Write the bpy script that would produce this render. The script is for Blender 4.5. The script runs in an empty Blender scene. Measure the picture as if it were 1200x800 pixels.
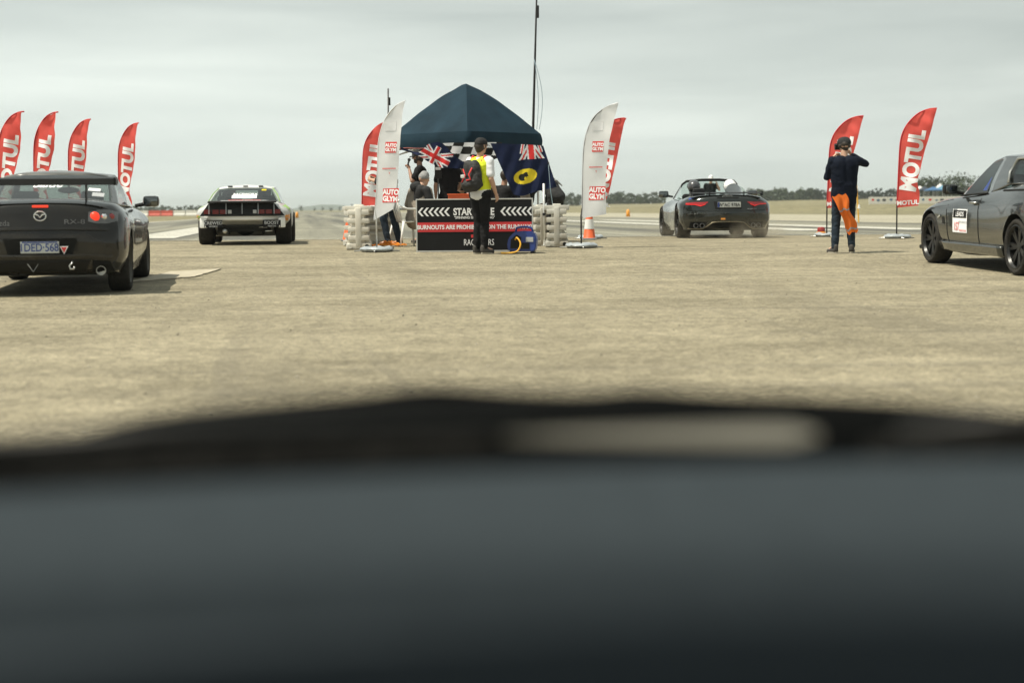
import bpy, bmesh, math, random
import numpy as np
from mathutils import Vector, Matrix, Euler, noise
from mathutils.bvhtree import BVHTree
random.seed(7)
R = math.radians
PI = math.pi
col = bpy.context.scene.collection
scene = bpy.context.scene

# ---------------------------------------------------------------- camera
FPX = 1900.0
EYE = 0.64                       # eye height above the flat runway
TH = math.atan(155/FPX); ROLL = R(0.5)
cam_d = bpy.data.cameras.new('camera'); cam = bpy.data.objects.new('camera', cam_d); col.objects.link(cam)
cam_d.sensor_width = 36; cam_d.lens = 57.0; cam_d.clip_start = 0.05; cam_d.clip_end = 20000
cam.location = (0, 0, EYE)
CM = Matrix.Rotation(PI/2-TH, 3, 'X') @ Matrix.Rotation(-ROLL, 3, 'Z')
cam.rotation_euler = CM.to_euler()
cam_d.dof.use_dof = True; cam_d.dof.focus_distance = 27.0; cam_d.dof.aperture_fstop = 1.7
scene.camera = cam

# ---------------------------------------------------------------- sun and sky
SUN_DIR = Vector((-0.44, -0.14, 0.88)).normalized()      # towards the sun
sun_el = math.asin(SUN_DIR.z); sun_az = math.atan2(SUN_DIR.x, SUN_DIR.y)
sd = bpy.data.lights.new('sun', 'SUN'); sd.energy = 4.9; sd.angle = R(0.6); sd.color = (1.0, 0.93, 0.80)
so = bpy.data.objects.new('sun', sd); col.objects.link(so)
so.rotation_euler = SUN_DIR.to_track_quat('Z', 'Y').to_euler()
w = bpy.data.worlds.new('World'); scene.world = w; w.use_nodes = True
nt = w.node_tree; N = nt.nodes; L = nt.links; N.clear()
wo = N.new('ShaderNodeOutputWorld'); bg = N.new('ShaderNodeBackground'); bg.inputs[1].default_value = 0.1
sky = N.new('ShaderNodeTexSky'); sky.sky_type = 'NISHITA'; sky.sun_disc = False
sky.sun_elevation = sun_el; sky.sun_rotation = sun_az; sky.dust_density = 3
tc = N.new('ShaderNodeTexCoord'); mp = N.new('ShaderNodeMapping'); mp.inputs['Scale'].default_value = (1.6, 1.6, 13)
nz = N.new('ShaderNodeTexNoise'); nz.inputs['Scale'].default_value = 2.2; nz.inputs['Detail'].default_value = 5; nz.inputs['Roughness'].default_value = .48; nz.inputs['Distortion'].default_value = .4
cr = N.new('ShaderNodeValToRGB'); cr.color_ramp.elements[0].position = .3; cr.color_ramp.elements[1].position = .72
cr.color_ramp.elements[0].color = (6.45, 7.05, 6.8, 1); cr.color_ramp.elements[1].color = (9.2, 9.8, 9.3, 1)
mx = N.new('ShaderNodeMix'); mx.data_type = 'RGBA'; mx.inputs[0].default_value = .92
# the cloud sheet brightens towards the horizon on the left
sx = N.new('ShaderNodeSeparateXYZ'); mr = N.new('ShaderNodeMapRange')
mr.inputs['From Min'].default_value = -.32; mr.inputs['From Max'].default_value = .32; mr.inputs['To Min'].default_value = 1.05; mr.inputs['To Max'].default_value = .86
ms = N.new('ShaderNodeVectorMath'); ms.operation = 'SCALE'
L.new(tc.outputs['Generated'], mp.inputs[0]); L.new(mp.outputs[0], nz.inputs['Vector']); L.new(nz.outputs[0], cr.inputs[0])
L.new(tc.outputs['Generated'], sx.inputs[0]); L.new(sx.outputs[0], mr.inputs['Value'])
el = N.new('ShaderNodeValToRGB'); el.color_ramp.interpolation = 'B_SPLINE'
for e_, (p_, v_) in zip([el.color_ramp.elements[0], el.color_ramp.elements[1], el.color_ramp.elements.new(.12), el.color_ramp.elements.new(.35)], ((0, 1.0), (1, .22), (.12, .82), (.35, .40))):
    e_.position = p_; e_.color = (v_, v_, v_, 1)
sm = N.new('ShaderNodeMath'); sm.operation = 'MULTIPLY'; L.new(sx.outputs[2], el.inputs[0]); L.new(mr.outputs[0], sm.inputs[0]); L.new(el.outputs[0], sm.inputs[1])
L.new(cr.outputs[0], ms.inputs[0]); L.new(sm.outputs[0], ms.inputs['Scale'])
L.new(sky.outputs[0], mx.inputs[6]); L.new(ms.outputs[0], mx.inputs[7]); L.new(mx.outputs[2], bg.inputs[0]); L.new(bg.outputs[0], wo.inputs[0])
scene.view_settings.view_transform = 'Standard'; scene.view_settings.look = 'None'; scene.view_settings.exposure = 0.28; scene.view_settings.gamma = 1.0
scene.view_settings.use_curve_mapping = False
scene.cycles.use_denoising = True; scene.cycles.max_bounces = 7; scene.cycles.volume_bounces = 0
scene.cycles.transparent_max_bounces = 16

# ---------------------------------------------------------------- places
def lerp(a, b, t): return a+(b-a)*t
def sstep(a, b, t):
    t = min(1, max(0, (t-a)/(b-a))); return t*t*(3-2*t)
_D = [-40, 0, 10, 18, 20, 23, 25.5, 28, 31, 4000]; _G = [1.5, 1.10, 1.0, .885, .855, .80, .715, .66, .64, .64]
def gz(x, y):
    """height of the made ground"""
    g = float(np.interp(y, _D, _G, ))
    g = (float(np.interp(y-1.2, _D, _G))+2*g+float(np.interp(y+1.2, _D, _G)))/4
    u = x+.125*y
    return EYE-g + 0.85*sstep(42, 58, u)*sstep(119, 195, y) + 1.75*sstep(280, 400, y)*sstep(128, 150, u)
def ray(px, py): return (CM @ Vector(((px-600)/FPX, (400-py)/FPX, -1)))
def P(px, py, D):
    r = ray(px, py); return Vector((0, 0, EYE))+r*(D/r.y)
def X_at(px, D): return P(px, 250, D).x
def G(px, D):
    x = X_at(px, D); return Vector((x, D, gz(x, D)))

# ---------------------------------------------------------------- materials
def mat(name, c, rough=.6, metal=0, var=.12, scale=8, bump=0, coat=0, spec=.5, emit=None, trans=0, c2=None, alpha=1, dust=None, bscale=None):
    m = bpy.data.materials.new(name); m.use_nodes = True
    n = m.node_tree.nodes; l = m.node_tree.links; b = n['Principled BSDF']; out = n['Material Output']
    t = n.new('ShaderNodeTexCoord'); z = n.new('ShaderNodeTexNoise'); z.inputs['Scale'].default_value = scale; z.inputs['Detail'].default_value = 4
    l.new(t.outputs['Object'], z.inputs['Vector'])
    r = n.new('ShaderNodeValToRGB'); r.color_ramp.elements[0].position = .3; r.color_ramp.elements[1].position = .7
    a = [max(0, v*(1-var)) for v in c]; d = [min(1, v*(1+var)) for v in (c2 or c)]
    r.color_ramp.elements[0].color = (*a, 1); r.color_ramp.elements[1].color = (*d, 1)
    l.new(z.outputs[0], r.inputs[0]); src = r.outputs[0]
    if dust:                                          # (colour, amount, height): road dust on the lower parts; coupe paints also carry reflected light
        dc, am, h = dust
        s = n.new('ShaderNodeSeparateXYZ'); l.new(t.outputs['Object'], s.inputs[0])
        q = n.new('ShaderNodeMapRange'); q.inputs['From Min'].default_value = h; q.inputs['From Max'].default_value = h*.25
        q.inputs['To Min'].default_value = am*.25; q.inputs['To Max'].default_value = am; l.new(s.outputs[2], q.inputs['Value'])
        z2 = n.new('ShaderNodeTexNoise'); z2.inputs['Scale'].default_value = 3.5; z2.inputs['Detail'].default_value = 6; l.new(t.outputs['Object'], z2.inputs['Vector'])
        mm = n.new('ShaderNodeMath'); mm.operation = 'MULTIPLY'; mm.use_clamp = True
        z3 = n.new('ShaderNodeMapRange'); z3.inputs['From Min'].default_value = .3; z3.inputs['From Max'].default_value = .65; l.new(z2.outputs[0], z3.inputs['Value'])
        l.new(q.outputs[0], mm.inputs[0]); l.new(z3.outputs[0], mm.inputs[1])
        x = n.new('ShaderNodeMix'); x.data_type = 'RGBA'; l.new(mm.outputs[0], x.inputs[0]); l.new(src, x.inputs[6]); x.inputs[7].default_value = (*dc, 1); src = x.outputs[2]
        rr = n.new('ShaderNodeMapRange'); rr.inputs['To Min'].default_value = rough; rr.inputs['To Max'].default_value = .8; l.new(mm.outputs[0], rr.inputs['Value']); l.new(rr.outputs[0], b.inputs['Roughness'])
    l.new(src, b.inputs['Base Color'])
    if not dust: b.inputs['Roughness'].default_value = rough
    b.inputs['Metallic'].default_value = metal; b.inputs['Specular IOR Level'].default_value = .12 if (rough > .75 and spec == .5) else spec
    b.inputs['Coat Weight'].default_value = coat; b.inputs['Coat Roughness'].default_value = .03
    b.inputs['Alpha'].default_value = alpha
    if emit: b.inputs['Emission Color'].default_value = (*emit[0], 1); b.inputs['Emission Strength'].default_value = emit[1]
    if bump:
        bp = n.new('ShaderNodeBump'); bp.inputs['Strength'].default_value = bump; bp.inputs['Distance'].default_value = .02
        z4 = n.new('ShaderNodeTexNoise'); z4.inputs['Scale'].default_value = bscale or scale*3; z4.inputs['Detail'].default_value = 3
        l.new(t.outputs['Object'], z4.inputs['Vector']); l.new(z4.outputs[0], bp.inputs['Height']); l.new(bp.outputs[0], b.inputs['Normal'])
    if trans:                                         # thin cloth: part of the light comes through
        tr = n.new('ShaderNodeBsdfTranslucent'); l.new(src, tr.inputs[0]); ms_ = n.new('ShaderNodeMixShader'); ms_.inputs[0].default_value = trans
        l.new(b.outputs[0], ms_.inputs[1]); l.new(tr.outputs[0], ms_.inputs[2]); l.new(ms_.outputs[0], out.inputs[0])
    return m
def glass_mat(name, tint, clear=.5, rough=.03, refl=.06, fres=.9, band=None):
    """thin tinted pane: see through by `clear`, with a mirror reflection that grows at grazing angles"""
    m = bpy.data.materials.new(name); m.use_nodes = True; n = m.node_tree.nodes; l = m.node_tree.links; n.clear()
    o = n.new('ShaderNodeOutputMaterial'); t = n.new('ShaderNodeBsdfTransparent'); t.inputs[0].default_value = (*[clear*v for v in tint], 1)
    g = n.new('ShaderNodeBsdfGlossy'); g.inputs['Roughness'].default_value = rough; g.inputs[0].default_value = (1, 1, 1, 1)
    ge = n.new('ShaderNodeNewGeometry'); dt = n.new('ShaderNodeVectorMath'); dt.operation = 'DOT_PRODUCT'; l.new(ge.outputs['Normal'], dt.inputs[0]); l.new(ge.outputs['Incoming'], dt.inputs[1])
    ab = n.new('ShaderNodeMath'); ab.operation = 'ABSOLUTE'; l.new(dt.outputs['Value'], ab.inputs[0]); om = n.new('ShaderNodeMath'); om.operation = 'SUBTRACT'; om.inputs[0].default_value = 1; l.new(ab.outputs[0], om.inputs[1])
    pw = n.new('ShaderNodeMath'); pw.operation = 'POWER'; pw.inputs[1].default_value = 5; l.new(om.outputs[0], pw.inputs[0])
    ad = n.new('ShaderNodeMath'); ad.operation = 'MULTIPLY_ADD'; ad.inputs[1].default_value = fres; ad.inputs[2].default_value = refl; ad.use_clamp = True; l.new(pw.outputs[0], ad.inputs[0])
    if band:                                          # tint added at a windscreen's top to grade the light below (local z from, to)
        bs = n.new('ShaderNodeSeparateXYZ'); bt = n.new('ShaderNodeTexCoord'); l.new(bt.outputs['Object'], bs.inputs[0]); bm_ = n.new('ShaderNodeMapRange'); bm_.interpolation_type = 'SMOOTHSTEP'
        bm_.inputs['From Min'].default_value = band[0]; bm_.inputs['From Max'].default_value = band[1]; bm_.inputs['To Min'].default_value = 1; bm_.inputs['To Max'].default_value = .30; l.new(bs.outputs[2], bm_.inputs['Value'])
        bv = n.new('ShaderNodeVectorMath'); bv.operation = 'SCALE'; bv.inputs[0].default_value = [clear*v for v in tint]; l.new(bm_.outputs[0], bv.inputs['Scale']); l.new(bv.outputs[0], t.inputs[0])
    x = n.new('ShaderNodeMixShader'); l.new(ad.outputs[0], x.inputs[0]); l.new(t.outputs[0], x.inputs[1]); l.new(g.outputs[0], x.inputs[2]); l.new(x.outputs[0], o.inputs[0])
    return m
DUST = (.30, .26, .19)
M = dict(
 black=mat('black_plastic', (.012, .012, .011), .45, var=.2, spec=.2),
 rubber=mat('tyre_rubber', (.032, .030, .027), .85, var=.25, scale=20, bump=.4),
 rim_black=mat('black_rim', (.02, .02, .02), .35, .5),
 rim_dusty=mat('dusty_rim', (.06, .055, .045), .5, .4),
 steel=mat('steel', (.5, .5, .48), .35, .9), chrome=mat('chrome', (.8, .8, .8), .12, 1),
 disc=mat('brake_disc', (.25, .24, .23), .4, .9),
 white=mat('white_paint', (.78, .78, .76), .5, var=.04), white_cloth=mat('white_cloth', (.92, .93, .95), .8, var=.03, trans=.55),
 red_cloth=mat('red_cloth', (.86, .12, .10), .7, var=.12, scale=3, trans=.5), red_hem=mat('red_hem', (.55, .02, .03), .7, trans=.15),
 red=mat('red_print', (.62, .05, .045), .6, var=.05), text_white=mat('white_print', (.86, .86, .88), .6, var=.02), text_black=mat('black_print', (.02, .02, .02), .6),
 text_grey=mat('grey_print', (.45, .46, .47), .6), text_blue=mat('blue_print', (.03, .06, .22), .6), pink=mat('faded_red_print', (.72, .22, .22), .6),
 pole=mat('pole_black', (.02, .02, .02), .4), alu=mat('aluminium', (.62, .62, .60), .4, .6, var=.05),
 navy_flag=mat('navy_cloth', (.012, .018, .05), .8, var=.15, trans=.15), black_cloth=mat('black_flag_cloth', (.02, .02, .02), .8, trans=.1),
 yellow_cloth=mat('yellow_cloth', (.80, .62, .04), .8, trans=.3), flag_red=mat('flag_red', (.72, .05, .05), .8, trans=.3),
 tent=mat('tent_fabric', (.013, .031, .047), .8, var=.22, scale=2.2, bump=1.0, bscale=3, trans=.03), tent_hem=mat('tent_hem', (.28, .08, .07), .7),
 barrier=mat('cream_plastic', (.74, .71, .63), .5, var=.10, scale=3, bump=.15, dust=((.38, .30, .20), .5, .8)),
 barrier_grey=mat('weathered_plastic', (.56, .55, .50), .55, var=.15, scale=3, bump=.15, dust=((.30, .24, .16), .7, .8)),
 wood=mat('worn_timber', (.13, .085, .05), .8, var=.35, scale=14),
 cone=mat('cone_orange', (.70, .12, .03), .5, var=.06), amber=mat('amber_plastic', (.75, .30, .03), .4), redlens=mat('red_lens', (.30, .03, .03), .2),
 bag=mat('grey_vinyl', (.30, .33, .35), .42, var=.2, scale=10, bump=.5), 
 skin=mat('skin', (.50, .30, .21), .55, var=.06), skin2=mat('tanned_skin', (.30, .165, .11), .55, var=.08),
 hair=mat('dark_hair', (.025, .018, .013), .6), blonde=mat('fair_hair', (.42, .30, .16), .6, var=.2, scale=30),
 tee_black=mat('black_tee', (.017, .017, .018), .85, var=.2, bump=.3), tee_navy=mat('navy_jumper', (.006, .009, .018), .85, var=.2, bump=.3),
 tee_white=mat('white_tee', (.72, .73, .76), .85, var=.05, bump=.3), hivis=mat('hivis_yellow', (.72, .80, .02), .7, var=.08, bump=.3, scale=6),
 jeans=mat('dark_jeans', (.022, .032, .045), .85, var=.3, scale=12, bump=.3), jeans_blue=mat('blue_jeans', (.06, .11, .20), .85, var=.3, scale=12),
 pants=mat('black_trousers', (.012, .012, .013), .8, var=.2, bump=.3), hoodie=mat('grey_brown_hoodie', (.26, .225, .185), .9, var=.15, bump=.3), charcoal=mat('charcoal_cloth', (.035, .035, .036), .9, var=.2, bump=.3),
 grey_cap=mat('grey_knit', (.27, .27, .27), .9, var=.15, scale=40), shoe=mat('worn_shoe', (.05, .045, .04), .7, var=.2), sole=mat('shoe_sole', (.35, .32, .26), .7),
 bag_red=mat('backpack_red', (.60, .03, .03), .7), bag_black=mat('backpack_black', (.02, .02, .02), .75, bump=.4),
 orange_cloth=mat('orange_cloth', (.95, .20, .02), .7, var=.12, scale=6, trans=.3), reflect=mat('reflective_tape', (.35, .36, .38), .3, .3),
 sign_black=mat('sign_black', (.010, .010, .011), .5, var=.1, spec=.2), sign_red=mat('sign_red', (.60, .035, .04), .5, var=.05),
 gen_blue=mat('generator_blue', (.012, .04, .22), .4, coat=.3), cord_yellow=mat('yellow_cord', (.80, .42, .03), .5), cord_orange=mat('orange_cord', (.85, .28, .02), .5),
 chair=mat('white_resin', (.74, .73, .69), .45, var=.05), cable=mat('cable_blue_grey', (.20, .28, .33), .6),
 cardboard=mat('weathered_ply', (.40, .36, .28), .85, var=.2, scale=5, bump=.2),
 helmet=mat('helmet_graphite', (.05, .05, .055), .25, var=.6, scale=9, coat=.5), helmet_white=mat('helmet_white', (.80, .80, .80), .2, coat=.6),
 far_red=mat('far_red_plastic', (.55, .10, .07), .6, var=.15), far_white=mat('far_white_plastic', (.68, .66, .60), .6, var=.1), banner_blue=mat('banner_blue', (.10, .17, .25), .7), banner_dark=mat('banner_dark', (.10, .10, .10), .7),
 tent_blue=mat('far_tent_blue', (.04, .12, .25), .6), tent_dark=mat('far_tent_dark', (.02, .03, .05), .6), tent_pale=mat('far_tent_pale', (.10, .23, .33), .6), tent_white=mat('far_tent_white', (.75, .74, .70), .6),
 bark=mat('bark', (.10, .08, .06), .9, var=.3), leaf=mat('eucalypt_leaves', (.050, .066, .034), .8, var=.5, scale=.35), pine=mat('pine_needles', (.028, .042, .026), .8, var=.45, scale=.3),
)
# ---------------------------------------------------------------- object helpers
def tag(o, label=None, cat=None, group=None, kind=None):
    if label: o['label'] = label
    if cat: o['category'] = cat
    if group: o['group'] = group
    if kind: o['kind'] = kind
    return o
def empty(name, loc, label, cat, group=None, rz=0, rot=None):
    o = bpy.data.objects.new(name, None); col.objects.link(o); o.empty_display_size = .2
    o.location = loc; o.rotation_euler = rot if rot else (0, 0, rz)
    return tag(o, label, cat, group)
def copy_tree(o, parent=None):
    c = o.copy(); col.objects.link(c); c.parent = parent
    for ch in list(o.children): copy_tree(ch, c)
    return c
def link_mesh(name, me, m, parent=None, smooth=False, angle=None):
    o = bpy.data.objects.new(name, me); col.objects.link(o); o.parent = parent
    if m is not None:
        for x in (m if isinstance(m, (list, tuple)) else [m]): me.materials.append(x)
    if smooth:
        for p in me.polygons: p.use_smooth = True
        if angle:
            try: me.set_sharp_from_angle(angle=R(angle))
            except Exception: pass
    return o
class MB:
    """collects simple solids and links them as ONE mesh"""
    def __init__(s): s.v = []; s.f = []; s.mi = []
    def add(s, vs, fs, mi=0):
        k = len(s.v); s.v += [tuple(v) for v in vs]; s.f += [tuple(i+k for i in f) for f in fs]; s.mi += [mi]*len(fs); return s
    def box(s, c, d, rot=None, mi=0, bev=0):
        c = Vector(c); d = Vector(d)/2
        if bev:
            bm = bmesh.new(); bmesh.ops.create_cube(bm, size=1)
            for v in bm.verts: v.co = Vector((v.co.x*d.x*2, v.co.y*d.y*2, v.co.z*d.z*2))
            bmesh.ops.bevel(bm, geom=list(bm.edges), offset=bev, segments=2, affect='EDGES', profile=.6)
            bm.verts.ensure_lookup_table(); vs = [v.co.copy() for v in bm.verts]; fs = [[v.index for v in f.verts] for f in bm.faces]; bm.free()
        else:
            vs = [Vector((x*d.x, y*d.y, z*d.z)) for x in (-1, 1) for y in (-1, 1) for z in (-1, 1)]
            fs = [(0, 1, 3, 2), (4, 6, 7, 5), (0, 4, 5, 1), (2, 3, 7, 6), (0, 2, 6, 4), (1, 5, 7, 3)]
        Rm = rot.to_matrix() if rot else Matrix.Identity(3)
        return s.add([Rm @ v+c for v in vs], fs, mi)
    def tube(s, pts, r, n=8, mi=0, cap=True):
        pts = [Vector(p) for p in pts]; rs = r if isinstance(r, (list, tuple)) else [r]*len(pts)
        vs = []; fs = []; up = None
        for i, p in enumerate(pts):
            t = (pts[min(i+1, len(pts)-1)]-pts[max(i-1, 0)]).normalized()
            if up is None:
                up = t.orthogonal().normalized()
            up = (up-t*up.dot(t)).normalized(); b = t.cross(up)
            for k in range(n):
                a = 2*PI*k/n; vs.append(p+(up*math.cos(a)+b*math.sin(a))*rs[i])
        for i in range(len(pts)-1):
            for k in range(n): fs.append((i*n+k, i*n+(k+1) % n, (i+1)*n+(k+1) % n, (i+1)*n+k))
        if cap: fs.append(tuple(range(n-1, -1, -1))); fs.append(tuple((len(pts)-1)*n+k for k in range(n)))
        return s.add(vs, fs, mi)
    def lathe(s, prof, c=(0, 0, 0), axis='Z', n=24, mi=0, rot=None):
        c = Vector(c); vs = []; fs = []
        for (r, h) in prof:
            for k in range(n):
                a = 2*PI*k/n; x, y = r*math.cos(a), r*math.sin(a)
                v = {'Z': Vector((x, y, h)), 'Y': Vector((x, h, y)), 'X': Vector((h, x, y))}[axis]
                vs.append((rot @ v if rot else v)+c)
        m = len(prof)
        for i in range(m-1):
            for k in range(n): fs.append((i*n+k, i*n+(k+1) % n, (i+1)*n+(k+1) % n, (i+1)*n+k))
        return s.add(vs, fs, mi)
    def prism(s, poly, a, b, fn, mi=0):
        """2D polygon extruded between a and b; fn(p, t) -> 3D"""
        n = len(poly); vs = [fn(p, a) for p in poly]+[fn(p, b) for p in poly]
        fs = [tuple(range(n-1, -1, -1)), tuple(range(n, 2*n))]+[(i, (i+1) % n, n+(i+1) % n, n+i) for i in range(n)]
        return s.add(vs, fs, mi)
    def grid(s, g, mi=0, closed=False):
        nr = len(g); nc = len(g[0]); vs = [p for r_ in g for p in r_]; fs = []
        for i in range(nr-1):
            for j in range(nc-1+(1 if closed else 0)): fs.append((i*nc+j, i*nc+(j+1) % nc, (i+1)*nc+(j+1) % nc, (i+1)*nc+j))
        return s.add(vs, fs, mi)
    def ball(s, c, r, n=12, mi=0, sc=(1, 1, 1), rot=None):
        prof = [(max(1e-4, math.sin(PI*i/(n//2+2)))*r, -math.cos(PI*i/(n//2+2))*r) for i in range(n//2+3)]
        k = len(s.v); s.lathe(prof, (0, 0, 0), 'Z', n, mi)
        Rm = rot.to_matrix() if rot else Matrix.Identity(3)
        for i in range(k, len(s.v)):
            v = Vector(s.v[i]); v = Rm @ Vector((v.x*sc[0], v.y*sc[1], v.z*sc[2])); s.v[i] = tuple(v+Vector(c))
        return s
    def mesh(s, name='m', fix=True):
        me = bpy.data.meshes.new(name); me.from_pydata(s.v, [], s.f)
        for i, p in enumerate(me.polygons): p.material_index = s.mi[i]
        if fix:
            bm = bmesh.new(); bm.from_mesh(me); bmesh.ops.recalc_face_normals(bm, faces=bm.faces); bm.to_mesh(me); bm.free()
        me.update(); return me
    def build(s, name, m, parent=None, smooth=False, angle=None): return link_mesh(name, s.mesh(name), m, parent, smooth, angle)

def catmull(pts, n):
    """resample a list of equal-length tuples, n steps per interval"""
    P_ = np.array(pts, float); out = []
    for i in range(len(P_)-1):
        p0 = P_[max(i-1, 0)]; p1 = P_[i]; p2 = P_[i+1]; p3 = P_[min(i+2, len(P_)-1)]
        for k in range(n):
            t = k/n; m1 = (p2-p0)*.5*(1 if i else 1); m2 = (p3-p1)*.5
            out.append((2*t**3-3*t**2+1)*p1+(t**3-2*t**2+t)*m1+(-2*t**3+3*t**2)*p2+(t**3-t**2)*m2)
    out.append(P_[-1]); return out
def eval_mesh(o, keep=False):
    dg = bpy.context.evaluated_depsgraph_get(); dg.update()
    me = bpy.data.meshes.new_from_object(o.evaluated_get(dg), depsgraph=dg)
    return me
def text_geo(body, size, bold=0.0, shear=0.0, depth=.002, spacing=1.0, cut=0, xs=1.0):
    """flat lettering, centred on the origin in the XY plane: (verts, faces)"""
    c = bpy.data.curves.new('t', 'FONT'); c.body = body; c.size = size; c.offset = bold*size; c.shear = shear; c.extrude = depth; c.space_character = spacing
    c.align_x = 'CENTER'; c.align_y = 'CENTER'; c.resolution_u = 4
    o = bpy.data.objects.new('t', c); col.objects.link(o); me = eval_mesh(o); bpy.data.objects.remove(o)
    bm = bmesh.new(); bm.from_mesh(me); bpy.data.meshes.remove(me); bpy.data.curves.remove(c)
    if bm.verts:
        x0 = min(v.co.x for v in bm.verts); x1 = max(v.co.x for v in bm.verts); y0 = min(v.co.y for v in bm.verts); y1 = max(v.co.y for v in bm.verts)
        for v in bm.verts: v.co.x = (v.co.x-(x0+x1)/2)*xs; v.co.y -= (y0+y1)/2
        if cut:
            for ax, lo, hi in ((0, (x0-x1)/2*xs, (x1-x0)/2*xs), (1, (y0-y1)/2, (y1-y0)/2)):
                k = int((hi-lo)/cut)
                for i in range(1, k+1):
                    no = Vector((1, 0, 0)) if ax == 0 else Vector((0, 1, 0)); co = no*(lo+i*(hi-lo)/(k+1))
                    bmesh.ops.bisect_plane(bm, geom=bm.verts[:]+bm.edges[:]+bm.faces[:], plane_co=co, plane_no=no, dist=1e-5)
    bm.verts.index_update(); vs = [v.co.copy() for v in bm.verts]; fs = [[v.index for v in f.verts] for f in bm.faces]; bm.free()
    return vs, fs
def text_obj(name, body, size, m, parent, mtx, **k):
    vs, fs = text_geo(body, size, **k); b = MB(); b.add([mtx @ v for v in vs], fs)
    me = b.mesh(name, False); return link_mesh(name, me, m, parent)
# ================================================================ THE SETTING
RD = (-.125, 1.0)                               # the runway's direction: X = u - .125 y
def ground_material(name, cols, nscale, streak=None, bump=.5, rough=.9, chip=60, dusty=None):
    m = bpy.data.materials.new(name); m.use_nodes = True; n = m.node_tree.nodes; l = m.node_tree.links; b = n['Principled BSDF']; b.inputs['Roughness'].default_value = rough; b.inputs['Specular IOR Level'].default_value = .3
    t = n.new('ShaderNodeTexCoord')
    z = n.new('ShaderNodeTexNoise'); z.inputs['Scale'].default_value = nscale; z.inputs['Detail'].default_value = 10; z.inputs['Roughness'].default_value = .74
    mpn = n.new('ShaderNodeMapping'); mpn.inputs['Scale'].default_value = (.45, 1, 1); l.new(t.outputs['Object'], mpn.inputs[0]); l.new(mpn.outputs[0], z.inputs['Vector'])
    r = n.new('ShaderNodeValToRGB'); r.color_ramp.elements[0].position = .35; r.color_ramp.elements[1].position = .66
    r.color_ramp.elements[0].color = (*cols[0], 1); r.color_ramp.elements[1].color = (*cols[1], 1); l.new(z.outputs[0], r.inputs[0])
    v = n.new('ShaderNodeTexVoronoi'); v.inputs['Scale'].default_value = chip; l.new(t.outputs['Object'], v.inputs['Vector'])
    sc = n.new('ShaderNodeSeparateColor'); l.new(v.outputs['Color'], sc.inputs[0])
    q = n.new('ShaderNodeMapRange'); q.inputs['To Min'].default_value = .62; q.inputs['To Max'].default_value = 1.38; l.new(sc.outputs[0], q.inputs['Value'])
    v2 = n.new('ShaderNodeTexVoronoi'); v2.inputs['Scale'].default_value = chip*.22; l.new(t.outputs['Object'], v2.inputs['Vector']); s2 = n.new('ShaderNodeSeparateColor'); l.new(v2.outputs['Color'], s2.inputs[0])
    q9 = n.new('ShaderNodeMapRange'); q9.inputs['To Min'].default_value = .84; q9.inputs['To Max'].default_value = 1.16; l.new(s2.outputs[1], q9.inputs['Value']); m9 = n.new('ShaderNodeMath'); m9.operation = 'MULTIPLY'; l.new(q.outputs[0], m9.inputs[0]); l.new(q9.outputs[0], m9.inputs[1])
    vm = n.new('ShaderNodeVectorMath'); vm.operation = 'SCALE'; l.new(r.outputs[0], vm.inputs[0]); l.new(m9.outputs[0], vm.inputs['Scale']); src = vm.outputs[0]
    if streak:
        for (sc_, lo, hi, c_, am, ang) in streak:
            mp2 = n.new('ShaderNodeMapping'); mp2.vector_type = 'TEXTURE'; mp2.inputs['Rotation'].default_value = (0, 0, R(7.125)+ang); mp2.inputs['Scale'].default_value = (1, 70, 1)
            l.new(t.outputs['Object'], mp2.inputs[0]); z2 = n.new('ShaderNodeTexNoise'); z2.inputs['Scale'].default_value = sc_; z2.inputs['Detail'].default_value = 4; l.new(mp2.outputs[0], z2.inputs['Vector'])
            q2 = n.new('ShaderNodeMapRange'); q2.inputs['From Min'].default_value = lo; q2.inputs['From Max'].default_value = hi; q2.inputs['To Max'].default_value = am; l.new(z2.outputs[0], q2.inputs['Value'])
            x = n.new('ShaderNodeMix'); x.data_type = 'RGBA'; l.new(q2.outputs[0], x.inputs[0]); l.new(src, x.inputs[6]); x.inputs[7].default_value = (*c_, 1); src = x.outputs[2]
    l.new(src, b.inputs['Base Color'])
    bp = n.new('ShaderNodeBump'); bp.inputs['Strength'].default_value = bump; bp.inputs['Distance'].default_value = .012; l.new(v.outputs['Distance'], bp.inputs['Height']); l.new(bp.outputs[0], b.inputs['Normal'])
    return m
apron_m = ground_material('dusty_chip_asphalt', ((.175, .153, .103), (.300, .264, .183)), 1.1, [(1.1, .60, .72, (.14, .125, .095), .25, 0), (3.2, .62, .70, (.11, .10, .08), .22, R(3)), (1.6, .61, .70, (.11, .10, .08), .25, R(84)), (2.6, .62, .70, (.36, .33, .25), .25, R(76))], .7, chip=55)
runway_m = ground_material('runway_asphalt', ((.16, .155, .125), (.27, .26, .20)), .25, [(.55, .42, .60, (.075, .075, .068), .85, 0), (1.6, .56, .66, (.34, .33, .27), .5, 0)], .4, chip=40)
shoulder_m = ground_material('pale_shoulder', ((.27, .25, .19), (.37, .345, .265)), .2, None, .3, chip=30)
paint_m = ground_material('worn_white_paint', ((.30, .29, .25), (.55, .54, .48)), 1.2, None, .2, chip=50)
grass_m = ground_material('dry_grass', ((.14, .128, .074), (.23, .205, .118)), .12, None, .6, chip=3)

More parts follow.
